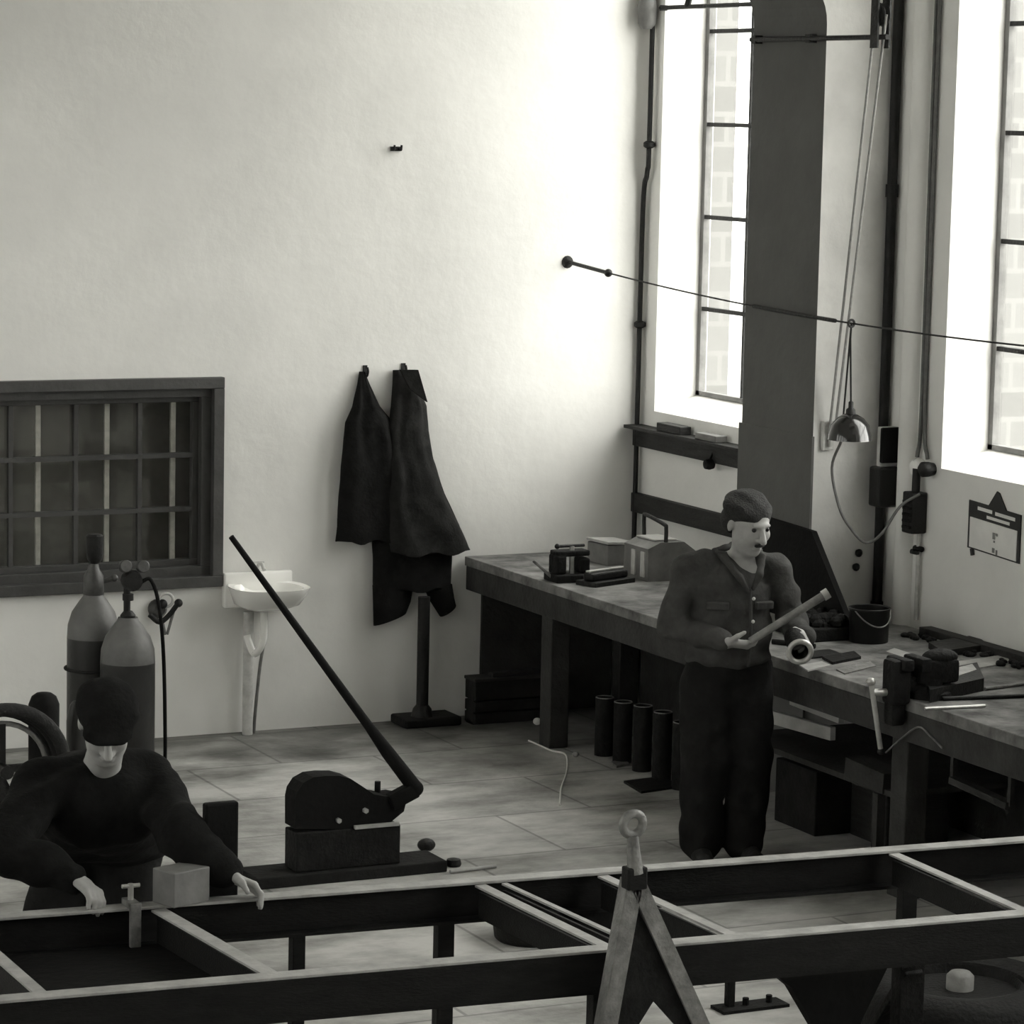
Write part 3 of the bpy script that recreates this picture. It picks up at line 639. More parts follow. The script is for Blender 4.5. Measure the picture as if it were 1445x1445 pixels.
# black iron hood plate standing against the pier
a = OX(1079, 728, -.43); b = OX(1149, 744, -.43); d_ = OX(1206, 853, -.43)
o = MB().prism([(a.y + .02, BT), (a.y + .02, a.z), (b.y, a.z - .015), (d_.y, BT + .03), (d_.y, BT)], .03, lambda u, v, w_: (-.415 - w_, u, v)).build('forge_hood_plate', 'black', base=(-.43, b.y, BT)); tag(o, 'black sheet-iron plate with sloped side leaning against the pier', 'iron plate')
a = on(1140, 905); hx, hy = a.x + .14, a.y + .13
r = thing('coke_tray', (hx, hy, BT), 'low dark iron tray heaped with coke behind the standing man', 'tray')
MB().box((hx, hy, BT + .03), (.28, .34, .06), (0, 0, 0), .006).build('tray', 'ironrough', r)
cm = MB()
for k in range(70): cm.ball((hx + random.uniform(-.11, .11), hy + random.uniform(-.14, .14), BT + .065 + random.uniform(0, .03)), random.uniform(.018, .034), (1, random.uniform(.7, 1.2), random.uniform(.6, 1)), 6)
co = cm.build('coke_lumps', 'ironrough', r); co['kind'] = 'stuff'
# tin
c = on(1226, 908); cx, cy = c.x + .03, c.y + .05
r = thing('tin_bucket', (cx, cy, BT), 'round dark open tin on the bench behind the vice', 'tin')
MB().lathe([(.088, 0), (.09, .004), (.094, .15), (.097, .155), (.090, .155), (.086, .02), (.0, .02)], (cx, cy, BT)).build('body', 'tin', r, smooth=40)
MB().torus((cx, cy, BT + .155), .095, .005).build('rim', 'tin', r, smooth=60)
MB().tube([(cx + .096 * math.cos(t), cy + .096 * math.sin(t), BT + .15 - .07 * math.sin((t - 3.4) / 2.6 * PI)) for t in [3.4 + 2.6 * i / 16 for i in range(17)]], .0035, 6).build('bail', 'greysteel', r)
# vice at the front edge
vc = V((-1.0, -4.33, 0))
r = thing('bench_vice', (vc.x, vc.y, BT), 'black engineer vice bolted to the bench front edge', 'vice')
MB().lathe([(.10, 0), (.095, .025), (.06, .05), (.06, .08)], (vc.x + .06, vc.y, BT), seg=20).box((vc.x + .08, vc.y, BT + .11), (.20, .11, .10), bev=.018).box((vc.x - .0, vc.y, BT + .145), (.05, .15, .06), bev=.01).build('fixed_jaw', 'ironrough', r, smooth=40)
MB().box((vc.x - .10, vc.y, BT + .075), (.09, .10, .19), bev=.018).box((vc.x - .085, vc.y, BT + .150), (.05, .15, .05), bev=.01).box((vc.x - .03, vc.y, BT + .06), (.2, .06, .06), bev=.01).box((vc.x - .105, vc.y, BT - .05), (.07, .07, .12), bev=.015).build('sliding_jaw', 'ironrough', r, smooth=40)
MB().ball((vc.x + .11, vc.y, BT + .165), .06, (1.4, .9, .6)).build('anvil_boss', 'ironrough', r, smooth=60)
hp = V((vc.x - .20, vc.y + .02, BT + .03)); MB().tube([(vc.x - .10, vc.y, BT + .03), hp], .016, 10).build('screw', 'steel', r, smooth=60)
h0 = OY(1229, 962, hp.y); h1 = OY(1243, 1060, hp.y)
MB().tube([h0, h1], .0115, 8).build('handle', 'steel', r, smooth=60); MB().ball(h0, .022, (1, 1, .8)).build('handle_knob', 'steel', r, smooth=60); MB().ball(h1, .016).build('handle_knob', 'iron', r, smooth=60)
# offcuts and sheets on the bench
def sheet(pix, h, m_, lab, nm='steel_offcut', cat='offcut', z=None, grp=None):
    z = BT if z is None else z
    P_ = [OZ(x_, y_, z) for x_, y_ in pix]; c_ = sum(P_, V((0, 0, 0))) / len(P_)
    o = MB().prism([(p.x, p.y) for p in P_], h, lambda u, v, w_: (u, v, z + w_)).build(nm, m_, base=(c_.x, c_.y, z)); return tag(o, lab, cat, grp)
sheet([(1300, 968), (1378, 952), (1388, 975), (1312, 992)], .055, 'iron', 'flat dark steel block lying right of the vice', 'steel_block', 'block')
zz_ = BT + .055
sheet([(1322, 950), (1372, 938), (1378, 946), (1330, 962)], .004, 'flange', 'pale steel sheet resting on the dark steel block', 'steel_sheet', 'sheet', zz_)
sheet([(1330, 938), (1420, 925), (1425, 936), (1360, 948)], .006, 'flange', 'pale ragged sheet lying behind the dark steel block', 'steel_sheet', 'sheet')
sheet([(1250, 921), (1262, 916), (1292, 926), (1284, 932)], .006, 'flange', 'small pale strip lying between the tin and the vice', 'steel_strip', 'strip')
sheet([(1128, 940), (1160, 935), (1172, 940), (1140, 948)], .006, 'flange', 'pale narrow offcut on the bench edge beside the man', 'steel_offcut', 'offcut')
sheet([(1110, 925), (1170, 918), (1190, 925), (1130, 932)], .008, 'iron', 'dark flat offcut behind the pale narrow offcut', 'steel_offcut', 'offcut')
sheet([(1160, 930), (1205, 922), (1215, 930), (1175, 938)], .012, 'ironrough', 'dark thick offcut on the bench middle before the tin', 'steel_offcut', 'offcut')
sheet([(1180, 946), (1228, 935), (1236, 941), (1192, 952)], .006, 'greysteel', 'grey offcut close to the vice at the bench edge', 'steel_offcut', 'offcut')
sheet([(1310, 915), (1375, 905), (1395, 918), (1330, 928)], .03, 'darkwood', 'dark low wooden tray near wall below second window', 'wooden_tray', 'tray')
for (p0, p1, rr, m_, lab) in (((1305, 1000), (1390, 996), .007, 'steel', 'bright round bar on the bench front right of the vice'), ((1330, 986), (1445, 982), .009, 'iron', 'dark long round bar behind the bright bar'), ((1390, 972), (1460, 963), .008, 'greysteel', 'grey round bar at the photo right edge of the bench'), ((1090, 905), (1150, 912), .012, 'ironrough', 'dark short round bar on the bench behind the man')):
    a = OZ(*p0, BT + rr); b = OZ(*p1, BT + rr); o = MB().tube([a, b], rr, 8).build('round_bar', m_, base=(a + b) / 2, smooth=60); tag(o, lab, 'bar')
o = MB(); 
for k in range(60):
    y_ = random.uniform(-4.6, -3.0); o.ball((-.17 + random.uniform(-.05, .05), y_, BT + .008), random.uniform(.012, .026), (1, 1, .6), 8)
tag(o.build('metal_swarf', 'ironrough', base=(-.15, -3.9, BT)), 'dark swarf and dust swept along the bench back', 'swarf', kind='stuff')

# ------------------------------------------------------------------ under the bench
def crate(px, py, d, lab, z=0., rz=0., m_='crate', nm='wooden_crate', y=None):
    c_ = OZ(px, py, z); x0, y0 = c_.x, c_.y + d[1] / 2
    r = thing(nm, (x0, y0, z), lab, 'crate')
    for k in range(2):
        h = d[2] / 2; MB().bb((x0 - d[0] / 2, y0 - d[1] / 2, z + k * h + .004), (x0 + d[0] / 2, y0 - d[1] / 2 + .02, z + (k + 1) * h - .004), .003).bb((x0 - d[0] / 2, y0 + d[1] / 2 - .02, z + k * h + .004), (x0 + d[0] / 2, y0 + d[1] / 2, z + (k + 1) * h - .004), .003).build('slat', m_, r)
    MB().bb((x0 - d[0] / 2, y0 - d[1] / 2 + .02, z), (x0 - d[0] / 2 + .02, y0 + d[1] / 2 - .02, z + d[2])).bb((x0 + d[0] / 2 - .02, y0 - d[1] / 2 + .02, z), (x0 + d[0] / 2, y0 + d[1] / 2 - .02, z + d[2])).bb((x0 - d[0] / 2, y0 - d[1] / 2 + .02, z), (x0 + d[0] / 2, y0 + d[1] / 2 - .02, z + .015)).build('shell', m_, r)
    return r
crate(722, 1020, (.44, .13, .13), 'lower dark crate of the stack under the far bench end')
c0 = OZ(722, 1020, 0); 
r = thing('wooden_crate', (c0.x, c0.y + .065, .132), 'upper dark crate of the stack under the far bench end', 'crate')
x0, y0 = c0.x + .0, c0.y + .065
MB().bb((x0 - .22, y0 - .065, .132), (x0 + .22, y0 + .065, .25), .005).build('shell', 'crate', r); MB().bb((x0 - .225, y0 - .07, .235), (x0 + .225, y0 + .07, .252), .003).build('rim', 'benchwood', r)
o = MB().bar((x0 - .12, y0 - .04, .266), (x0 + .20, y0 + .02, .266), .05, .02, bev=.003).build('wood_lath', 'benchwood', base=(x0, y0, .255)); tag(o, 'loose lath lying on the upper crate under bench', 'lath')
a = OZ(752, 1016, .02); o = MB().ball((a.x, a.y - .05, .022), .022, (1, 1, .9)).build('crumpled_paper', 'paper', base=(a.x, a.y, 0)); tag(o, 'small crumpled white scrap before the crates on floor', 'paper')
# upright pipe offcuts under the bench
k = 0
pr = None
for (px, py, h) in ((858, 1068, .30), (884, 1078, .31), (912, 1090, .33), (940, 1103, .34), (968, 1116, .33)):
    c_ = OZ(px, py, 0); c_.y += .05; rr = .048
    m = MB().lathe([(rr, 0), (rr, h), (rr - .008, h), (rr - .01, .02), (0, .02)], c_, seg=22)
    o = thing('pipe_offcut', c_, ['upright pipe offcut nearest the bench leg', 'second upright pipe offcut from the bench leg', 'third upright pipe offcut from the bench leg', 'fourth upright pipe offcut, close behind the man', 'fifth upright pipe offcut, mostly hidden behind the man'][k], 'pipe', 'upright pipe offcuts under the bench'); m.build('tube_wall', 'ironrough', o, smooth=40)
    MB().torus(c_ + V((0, 0, h)), rr - .004, .004).build('cut_rim', 'greysteel', o, smooth=60); k += 1
for (pix, lab) in (([(880, 1105), (935, 1098), (960, 1112), (905, 1120)], 'dark flat plate on floor in front of pipe offcuts'), ([(862, 1078), (880, 1074), (888, 1080), (870, 1084)], 'small flat scrap on the floor near bench leg')):
    sheet(pix, .012, 'iron' if 'dark' in lab else 'greysteel', lab, 'floor_plate', 'plate', 0.)
c_ = OZ(812, 1068, 0); o = MB().ball((c_.x, c_.y, .014), .014, (1.3, 1, 1)).build('metal_nugget', 'flange', base=(c_.x, c_.y, 0)); tag(o, 'tiny bright scrap on the floor by bench leg', 'scrap')
# right-hand half: boxes and plates under the bench
def pbx(cx, cy, d, m_, lab, nm, rz=0., z=0., cat='box'):
    return bbox_thing(nm, (cx, cy), d, rz, m_, lab, cat, .006, z=z)
c_ = OZ(1150, 1195, 0); pbx(c_.x + .3, c_.y + .35, (.4, .36, .30), 'crate', 'dark low box on floor under bench beside the man', 'iron_box')
c_ = OZ(1215, 1205, 0); pbx(c_.x + .33, c_.y + .2, (.34, .3, .26), 'darkwood', 'dark wooden chest on floor under bench near the second leg', 'wooden_chest')
# drawers shelf with pale boards under the bench
r = thing('under_shelf', (-.55, -3.2, .38), 'dark slatted shelf hung under the bench behind man', 'shelf')
MB().bb((-.95, -4.1, .40), (-.2, -2.75, .425)).build('board', 'benchwood', r)
for y_ in (-2.8, -4.0): MB().bb((-.97, y_ - .02, .0), (-.93, y_ + .02, .40)).build('bracket', 'benchwood', r)
a = OX(1083, 987, -.85); 
for (p, q, zz, lab) in (((1118, 985), (1182, 1012), .66, 'pale board end upper one jutting under bench apron'), ((1092, 1012), (1170, 1036), .58, 'pale board lower one on the shelf under the bench')):
    A_ = OX(*p, -.93); B_ = OX(*q, -.93); 
    o = MB().bar((-.93, A_.y, A_.z), (-.91, B_.y, B_.z), .03, .06, bev=.003).build('pale_board', 'palebox', base=(-.92, (A_.y + B_.y) / 2, B_.z)); tag(o, lab, 'board')
A_ = OX(1213, 1080, -.9); B_ = OX(1262, 1105, -.9)
o = MB().bar((-.92, A_.y, A_.z), (-.90, B_.y, B_.z), .12, .09, bev=.003).build('hinged_flap', 'benchwood', base=(-.9, A_.y, B_.z)); tag(o, 'grey tilted tray on the shelf left of second bench leg', 'tray')
pw = [OX(1250, 1062, -1.01), OX(1272, 1042, -1.07), OX(1296, 1026, -1.07), OX(1312, 1038, -1.07), OX(1330, 1056, -1.07)]
o = MB().tube(spline(pw, 5), .004, 6).build('loose_wire', 'greysteel', base=pw[2]); tag(o, 'thin bent wire draped over the bench apron by vice', 'wire')
A_ = OX(1345, 1100, -.9); B_ = OX(1420, 1138, -.9); o = MB().bar((-.9, A_.y, A_.z), (-.88, B_.y, B_.z), .05, .03, bev=.003).bar((-.9, A_.y, A_.z), (-.9, A_.y, .69), .02, .02).bar((-.88, B_.y, B_.z), (-.88, B_.y, .69), .02, .02).build('hung_rail', 'benchwood', base=A_); tag(o, 'dark hung rail under the bench at photo right edge', 'rail')
# stray white mark of unsettled cause, modelled as a thin cord
P_ = [OZ(x_, y_, .006) for x_, y_ in ((746, 1045), (762, 1052), (778, 1059), (797, 1064), (801, 1078), (798, 1095), (792, 1112), (790, 1135))]
o = MB().tube(spline(P_, 6), .005, 6).build('white_squiggle', 'porcelain', base=(P_[3].x, P_[3].y, 0)); tag(o, 'thin white squiggle curling on the stone floor before bench leg', 'cord')

# ------------------------------------------------------------------ lever shear on its sleeper
sb = OZ(485, 1226, .05); sy = sb.y
r = thing('timber_sleeper', (sb.x, sy + .1, 0), 'long low timber sleeper under the lever shear on the floor', 'sleeper')
a = OZ(352, 1250, 0); b = OZ(645, 1238, 0)
MB().bb((a.x, sy - .03, 0), (b.x, sy + .19, .05), .006).build('beam', 'crate', r)
x0 = OY(405, 1200, sy).x; x1 = OY(565, 1200, sy).x
def sh_z(py, px=480): return OY(px, py, sy).z
r = thing('lever_shear', ((x0 + x1) / 2, sy, .05), 'black hand lever shear with a long raised lever', 'shear')
zb1 = sh_z(1171); MB().bb((x0 + .045, sy, .05), (x1, sy + .14, zb1), .006).build('base_block', 'ironrough', r)
pl = [(405, 1170), (405, 1130), (408, 1118), (418, 1105), (435, 1097), (455, 1095), (480, 1095), (495, 1099), (512, 1110), (528, 1121), (545, 1124), (560, 1122), (575, 1125), (570, 1145), (548, 1163), (530, 1170)]
P_ = [OY(x_ if x_ > 480 else 417 + (x_ - 405) * .84, y_, sy + .01) for x_, y_ in pl]; MB().prism([(p.x, p.z) for p in P_], .12, lambda u, v, w_: (u, sy + .01 + w_, v)).build('frame_plate', 'black', r)
p0 = OY(548, 1132, sy + .03); p1 = OY(585, 1112, sy + .03); p2 = OY(560, 1085, sy + .03); p3 = OY(325, 757, sy + .03); p1b = OY(545, 1060, sy + .03)
MB().bar((p0.x, sy + .02, p0.z), (p1.x, sy + .02, p1.z), .06, .07, bev=.01).ball((p1.x, sy + .02, p1.z), .035).build('lever_arm', 'black', r)
MB().tube([(p1.x, sy + .02, p1.z), (p1b.x, sy + .02, p1b.z), (p1b.x + .12 * (p3.x - p1b.x), sy + .02, p1b.z + .12 * (p3.z - p1b.z)), (p3.x, sy + .02, p3.z)], [.034, .03, .021, .012], 12).build('lever', 'black', r, smooth=50)
for px, py in ((478, 1158), (516, 1144)): q = OY(px, py, sy); MB().lathe([(.012, 0), (.012, .02)], (q.x, sy + .012, q.z), (0, -1, 0), 6).build('bolt', 'steel', r)
q = OY(538, 1118, sy + .06); MB().lathe([(.014, 0), (.014, .05)], (q.x, sy + .10, q.z - .01), seg=8).build('stud', 'iron', r)
q0 = OY(500, 1170, sy); q1 = OY(562, 1170, sy); MB().bb((q0.x, sy - .012, zb1 - .002), (q1.x, sy + .009, zb1 + .012)).build('blade_strip', 'flange', r)
zt_ = .07
for (px, py, m_, lab, nm) in ((600, 1212, 'steel', 'bright round nut on floor right of the lever shear', 'steel_nut'), (640, 1222, 'iron', 'small dark knob on the floor right of sleeper', 'iron_scrap')):
    c_ = OZ(px, py, 0); o = MB().lathe([(.03, 0), (.035, .01), (.03, .03), (.012, .035)], c_, seg=14).build(nm, m_, base=c_, smooth=30); tag(o, lab, 'hardware')
c_ = OZ(608, 1205, 0); o = MB().ball((c_.x, c_.y + .05, .03), .035, (1.2, 1, .85)).build('iron_lump', 'iron', base=(c_.x, c_.y, 0)); tag(o, 'dark lump behind the bright nut on the floor', 'scrap')
a = OZ(635, 1230, .01); b = OZ(700, 1222, .01); o = MB().tube([a, b], .008, 8).build('pale_rod', 'flange', base=(a.x, a.y, 0)); tag(o, 'pale rod on floor between shear sleeper and drawbar', 'rod')

# ------------------------------------------------------------------ chassis frame in the foreground
ZT, ZB = .70, .56
b0 = OZ(350, 1262, ZT); b1 = OZ(1445, 1180, ZT); f0 = OZ(0, 1412, ZT); f1 = OZ(1445, 1290, ZT)
def ext(a, b, x): t = (x - a.x) / (b.x - a.x); p = a.lerp(b, t); p.z = 0; return p
B0, B1 = ext(b0, b1, -6.6), ext(b0, b1, -.95); F0, F1 = ext(f0, f1, -6.6), ext(f0, f1, -1.2)
r_ch = thing('trailer_chassis', (-3.8, -6.3, 0), 'long black channel-iron trailer chassis frame across the foreground', 'chassis')
def channel(a, b, nm, inward):
    a = V((a.x, a.y, 0)); b = V((b.x, b.y, 0)); mid = V((0, 0, (ZT + ZB) / 2))
    o = MB().bar(a + mid, b + mid, .012, ZT - ZB - .016).bar(a + V((0, inward * .028, ZB + .005)), b + V((0, inward * .028, ZB + .005)), .065, .010).build(nm, 'beam', r_ch)
    t = MB().bar(a + V((0, inward * .028, ZT - .005)), b + V((0, inward * .028, ZT - .005)), .065, .010, bev=.002).build('top_flange', 'flange', o)
    return o
channel(B0, B1, 'side_rail', -1); channel(F0, F1, 'side_rail', 1)
def cross(px0, py0, px1, py1, w=.04):
    a = OZ(px0, py0, ZT); b = OZ(px1, py1, ZT); t = MB()
    xa, xb = a.x, b.x
    pa = ext(b0, b1, xa); pb = ext(f0, f1, xb); pa.y -= .062; pb.y += .062
    o = MB().bar(pa + V((0, 0, (ZT + ZB) / 2 - .01)), pb + V((0, 0, (ZT + ZB) / 2 - .01)), .010, ZT - ZB - .05).build('cross_member', 'beam', r_ch)
    MB().bar(pa + V((.0, 0, ZT - .0135)), pb + V((.0, 0, ZT - .0135)), w, .007).build('cross_flange', 'flange', o)
cross(0, 1345, 60, 1398); cross(240, 1290, 370, 1360, .05); cross(750, 1283, 855, 1330); cross(790, 1283, 890, 1322, .02); cross(940, 1275, 1025, 1310); cross(1360, 1240, 1445, 1280)
for px in (388, 620, 1395):
    q = OZ(px, 1240, ZT); pa = ext(b0, b1, q.x); h = .022 if px == 388 else .03
    MB().bb((pa.x - h, pa.y - .05, 0), (pa.x + h, pa.y - .005, ZB), .003).build('trestle_leg', 'beam', r_ch)
for px in (855, 60):
    q = OZ(px, 1340, ZT); pa = ext(f0, f1, q.x); MB().bb((pa.x - .035, pa.y + .005, 0), (pa.x + .035, pa.y + .055, ZB), .003).build('trestle_leg', 'beam', r_ch)
qa = OZ(60, 1398, ZT).x; qb = OZ(370, 1360, ZT).x
MB().prism([(ext(b0, b1, qa).x + .03, ext(b0, b1, qa).y - .07), (ext(b0, b1, qb).x - .03, ext(b0, b1, qb).y - .07), (ext(f0, f1, qb).x - .03, ext(f0, f1, qb).y + .07), (ext(f0, f1, qa).x + .03, ext(f0, f1, qa).y + .07)], .006, lambda u, v, w_: (u, v, ZB + .012 + w_)).build('floor_plate', 'black', r_ch)
q = OZ(930, 1270, ZT); pa = ext(b0, b1, q.x)
MB().prism([(-.16, 0), (.19, 0), (.10, -.13), (-.07, -.13)], .02, lambda u, v, w_: (pa.x + u, pa.y - .03 - w_, ZB + v)).build('gusset', 'black', r_ch)
# upright stanchion on the back rail
q = OZ(330, 1268, ZT); pa = ext(b0, b1, q.x); zt_ = OY(330, 1130, pa.y + .09).z
o = MB().box((pa.x, pa.y + .09, (ZT - .06 + zt_) / 2), (.118, .035, zt_ - ZT + .06), bev=.008).bb((pa.x - .03, pa.y + .007, ZT - .07), (pa.x + .03, pa.y + .075, ZT - .05)).build('steel_stanchion', 'black', base=(pa.x, pa.y + .09, ZT - .06)); tag(o, 'black upright steel plate bracketed behind back rail beside the bending man', 'stanchion')
# grey tin and clamp on the back rail
q = OZ(262, 1277, ZT); pa = ext(b0, b1, q.x)
o = MB().box((pa.x + .0, pa.y - .03, ZT + .058), (.15, .11, .115), (0, 0, math.atan2(RT.y, RT.x) + .8), .004).build('grey_tin', 'greybox', base=(pa.x, pa.y, ZT)); tag(o, 'small scuffed grey box on the back rail under the man sleeve', 'box')
q = OZ(183, 1278, ZT); pa = ext(b0, b1, q.x)
r = thing('screw_clamp', (pa.x, pa.y, ZT), 'small steel screw clamp gripping back rail before the bending man', 'clamp')
MB().bb((pa.x - .018, pa.y - .09, ZT), (pa.x + .018, pa.y - .0, ZT + .022), .003).bb((pa.x - .018, pa.y - .095, ZB - .08), (pa.x + .018, pa.y - .075, ZT + .022), .003).build('clamp_frame', 'greysteel', r); MB().tube([(pa.x, pa.y - .04, ZT + .02), (pa.x, pa.y - .04, ZT + .075)], .01, 8).tube([(pa.x - .03, pa.y - .04, ZT + .068), (pa.x + .03, pa.y - .04, ZT + .068)], .007, 8).build('clamp_screw', 'steel', r)

# drawbar standing in front of the chassis
def drawbar():
    Y = ext(f0, f1, -4.).y - .16
    P = lambda x_, y_: OY(x_, y_, Y)
    eye = P(893, 1163); ap = P(897, 1232)
    LL, RL = P(842, 1445), P(1004, 1445)
    def down(a, b): t = (a.z - .0) / (a.z - b.z); return a.lerp(b, t)
    l0 = down(P(893, 1240), P(858, 1445)); r0 = down(P(903, 1240), P(992, 1445))
    r = thing('drawbar', (eye.x, Y, 0), 'steel A-frame drawbar with towing eye standing before the chassis', 'drawbar')
    f = MB().torus(eye, .034, .014, (0, 1, 0.1), 28, 10); f.tube([eye + V((0, 0, -.035)), eye + V((.004, 0, -.08)), ap + V((0, 0, .0))], [.018, .02, .026], 10); f.build('towing_eye', 'greysteel', r, smooth=60)
    MB().bb((ap.x - .035, Y - .02, ap.z - .05), (ap.x + .033, Y + .03, ap.z + .02), .006).build('collar_block', 'beam', r)
    top = V((ap.x, Y, ap.z - .02))
    for nm, foot, s in (('left', l0, -1), ('right', r0, 1)):
        dq = (foot - top).normalized()
        o = MB().bar(top, foot, .052, .012, up=(0, 1, 0)).bar(top + V((s * .024, .02, 0)), foot + V((s * .024, .02, 0)), .010, .05, up=(0, 1, 0)).build('frame_leg', 'greysteel', r)
    n_ = P(925, 1414)
    g = [(top.x, top.z - .07), (P(868, 1420).x, P(868, 1420).z), (P(868, 1470).x, P(868, 1470).z), (P(890, 1470).x, P(890, 1470).z), (n_.x, n_.z), (P(975, 1470).x, P(975, 1470).z), (P(998, 1470).x, P(998, 1470).z), (P(985, 1440).x, P(985, 1440).z)]
    MB().prism(g, .010, lambda u, v, w_: (u, Y + .012 + w_, v)).build('gusset_plate', 'ironrough', r)
drawbar()

# floor things seen below and through the chassis
c_ = OZ(782, 1342, 0)
r = thing('oil_pan', (c_.x, c_.y + .18, 0), 'black shallow oil pan on floor seen through the chassis', 'pan')
MB().lathe([(.14, 0), (.15, .01), (.162, .10), (.167, .105), (.157, .105), (.145, .02), (0, .02)], (c_.x, c_.y + .2, 0)).build('body', 'iron', r, smooth=40)
MB().torus((c_.x, c_.y + .2, .105), .163, .005).build('rim', 'tin', r, smooth=60)
q = OZ(1160, 1352, ZT); pa = ext(f0, f1, q.x)
Y = pa.y + .25; L_ = lambda x_, y_: OY(x_, y_, Y)
g = [L_(1075, 1360), L_(1262, 1346), L_(1216, 1440), L_(1205, 1475), L_(1165, 1475), L_(1118, 1395)]
o = MB().prism([(p.x, p.z) for p in g], .05, lambda u, v, w_: (u, Y + w_, v)).bb((L_(1185, 1400).x - .03, Y + .01, 0), (L_(1185, 1400).x + .03, Y + .05, g[3].z + .02)).bb((L_(1185, 1400).x - .12, Y - .08, 0), (L_(1185, 1400).x + .12, Y + .12, .03)).build('axle_stand', 'black', base=(L_(1185, 1400).x, Y, 0)); tag(o, 'black tapered axle stand under the front chassis rail', 'stand')
c_ = OZ(1352, 1452, 0)
r = thing('truck_wheel', (c_.x, c_.y, 0), 'worn truck wheel lying flat on the floor at lower right', 'wheel')
MB().lathe([(.22, .02), (.34, .0), (.40, .05), (.41, .11), (.39, .17), (.33, .20), (.24, .185), (.22, .15)], (c_.x, c_.y, 0), seg=40).build('tyre', 'tyre', r, smooth=50)
MB().lathe([(.22, .05), (.235, .17), (.22, .18), (.19, .09), (.0, .08)], (c_.x, c_.y, 0), seg=32).build('rim', 'iron', r, smooth=40)
MB().lathe([(.05, .08), (.05, .2), (.035, .215), (.0, .22)], (c_.x, c_.y, 0), seg=20).build('hub', 'flange', r, smooth=50)
a = OZ(1225, 1440, .12); b = OZ(1312, 1372, .40)
o = MB().bar((a.x, a.y, .03), (b.x, b.y + .1, .38), .07, .03, bev=.004).box((b.x, b.y + .13, .2), (.1, .06, .4), bev=.004).build('leaning_strut', 'ironrough', base=(a.x, a.y, 0)); tag(o, 'dark bracket with slanting strut left of the wheel', 'bracket')
c_ = OZ(1032, 1425, 0); o = MB().bb((c_.x - .015, c_.y, 0), (c_.x + .015, c_.y + .03, .18), .002).bb((c_.x - .06, c_.y - .05, 0), (c_.x + .22, c_.y + .05, .012)).lathe([(.012, .012), (.012, .04)], (c_.x + .06, c_.y, 0), seg=6).lathe([(.012, .012), (.012, .04)], (c_.x + .16, c_.y, 0), seg=6).build('bolted_bracket', 'ironrough', base=c_); tag(o, 'small bolted foot bracket on floor right of the drawbar', 'bracket')

# ------------------------------------------------------------------ gas bottles, trolley and hose
def gas_bottle(px_l, px_r, py_sh, Y, lab, capped):
    a = OY(px_l, py_sh, Y); b = OY(px_r, py_sh, Y); x = (a.x + b.x) / 2; R = (b.x - a.x) / 2; zs = a.z
    r = thing('gas_bottle', (x, Y, 0), lab, 'gas bottle', 'gas bottles on the trolley')
    z0 = .06
    MB().lathe([(R * .9, z0), (R, z0 + .02), (R, zs - .02)], (x, Y, 0)).build('body', 'bottle', r, smooth=40)
    MB().lathe([(R, zs - .02), (R * .97, zs + .04), (R * .82, zs + .1), (R * .55, zs + .15), (R * .4, zs + .175), (R * .36, zs + .19)], (x, Y, 0)).build('shoulder', 'bottleshoulder', r, smooth=50)
    if capped:
        MB().lathe([(.042, zs + .17), (.05, zs + .19), (.048, zs + .27), (.03, zs + .30), (.022, zs + .33)], (x, Y, 0), seg=18).build('neck_ring', 'brass', r, smooth=40)
        MB().lathe([(.02, zs + .33), (.035, zs + .35), (.04, zs + .38), (.042, zs + .46), (.03, zs + .47)], (x + .005, Y, 0), seg=16).build('valve', 'iron', r, smooth=40)
        MB().tube([(x + .03, Y, zs + .24), (x + .09, Y - .01, zs + .255)], .012, 8).ball((x + .1, Y - .01, zs + .257), .018).build('outlet', 'brass', r, smooth=50)
    else:
        v = MB().tube([(x - .005, Y, zs + .17), (x - .005, Y, zs + .40)], .016, 10); v.lathe([(.032, zs + .17), (.036, zs + .2), (.02, zs + .22)], (x, Y, 0)); v.lathe([(.026, zs + .27), (.026, zs + .30)], (x, Y, 0), seg=12); v.build('valve', 'iron', r, smooth=40)
        reg = MB().lathe([(.0, -.03), (.045, -.028), (.05, 0), (.045, .028), (0, .03)], (x, Y - .05, zs + .37), (0, 1, .1), 20).build('regulator', 'iron', r, smooth=40)
        for dx, dz in ((-.035, .09), (.05, .085)): 
            g = MB().lathe([(.0, -.015), (.03, -.014), (.03, .012), (.026, .016), (.0, .016)], (x + dx, Y - .06, zs + .37 + dz - .02), (0, -1, .2), 18).build('gauge', 'brass', reg, smooth=40)
        MB().tube(spline([(x + .045, Y - .05, zs + .36), (x + .09, Y - .06, zs + .37), (x + .13, Y - .06, zs + .25), (x + .16, Y - .05, zs - .02), (x + .17, Y - .05, zs - .5), (x + .15, Y - .06, .12), (x + .06, Y - .14, .02), (x - .2, Y - .18, .015)], 8), .009, 8).build('hose', 'black', r, smooth=60)
    return x, R, zs
x1_, R1, zs1 = gas_bottle(96, 167, 895, -1.20, 'left gas bottle with tall capped valve before dark window', True)
x2_, R2, zs2 = gas_bottle(143, 217, 930, -1.42, 'right gas bottle fitted with regulator gauges and hose', False)
r = thing('bottle_trolley', (x1_, -1.3, 0), 'low iron trolley carrying the two gas bottles', 'trolley')
MB().bb((x1_ - .16, -1.58, .045), (x2_ + .16, -1.04, .058), .004).build('platform', 'iron', r)
for x_ in (x1_ - .2, x2_ + .2): MB().lathe([(.0, -.015), (.09, -.02), (.1, -.012), (.1, .012), (.09, .02), (0, .015)], (x_, -1.1, .1), (1, 0, 0), 24).build('wheel', 'iron', r, smooth=40)
MB().tube([(x1_ - .21, -1.1, .1), (x2_ + .21, -1.1, .1)], .01, 8).build('axle', 'iron', r)
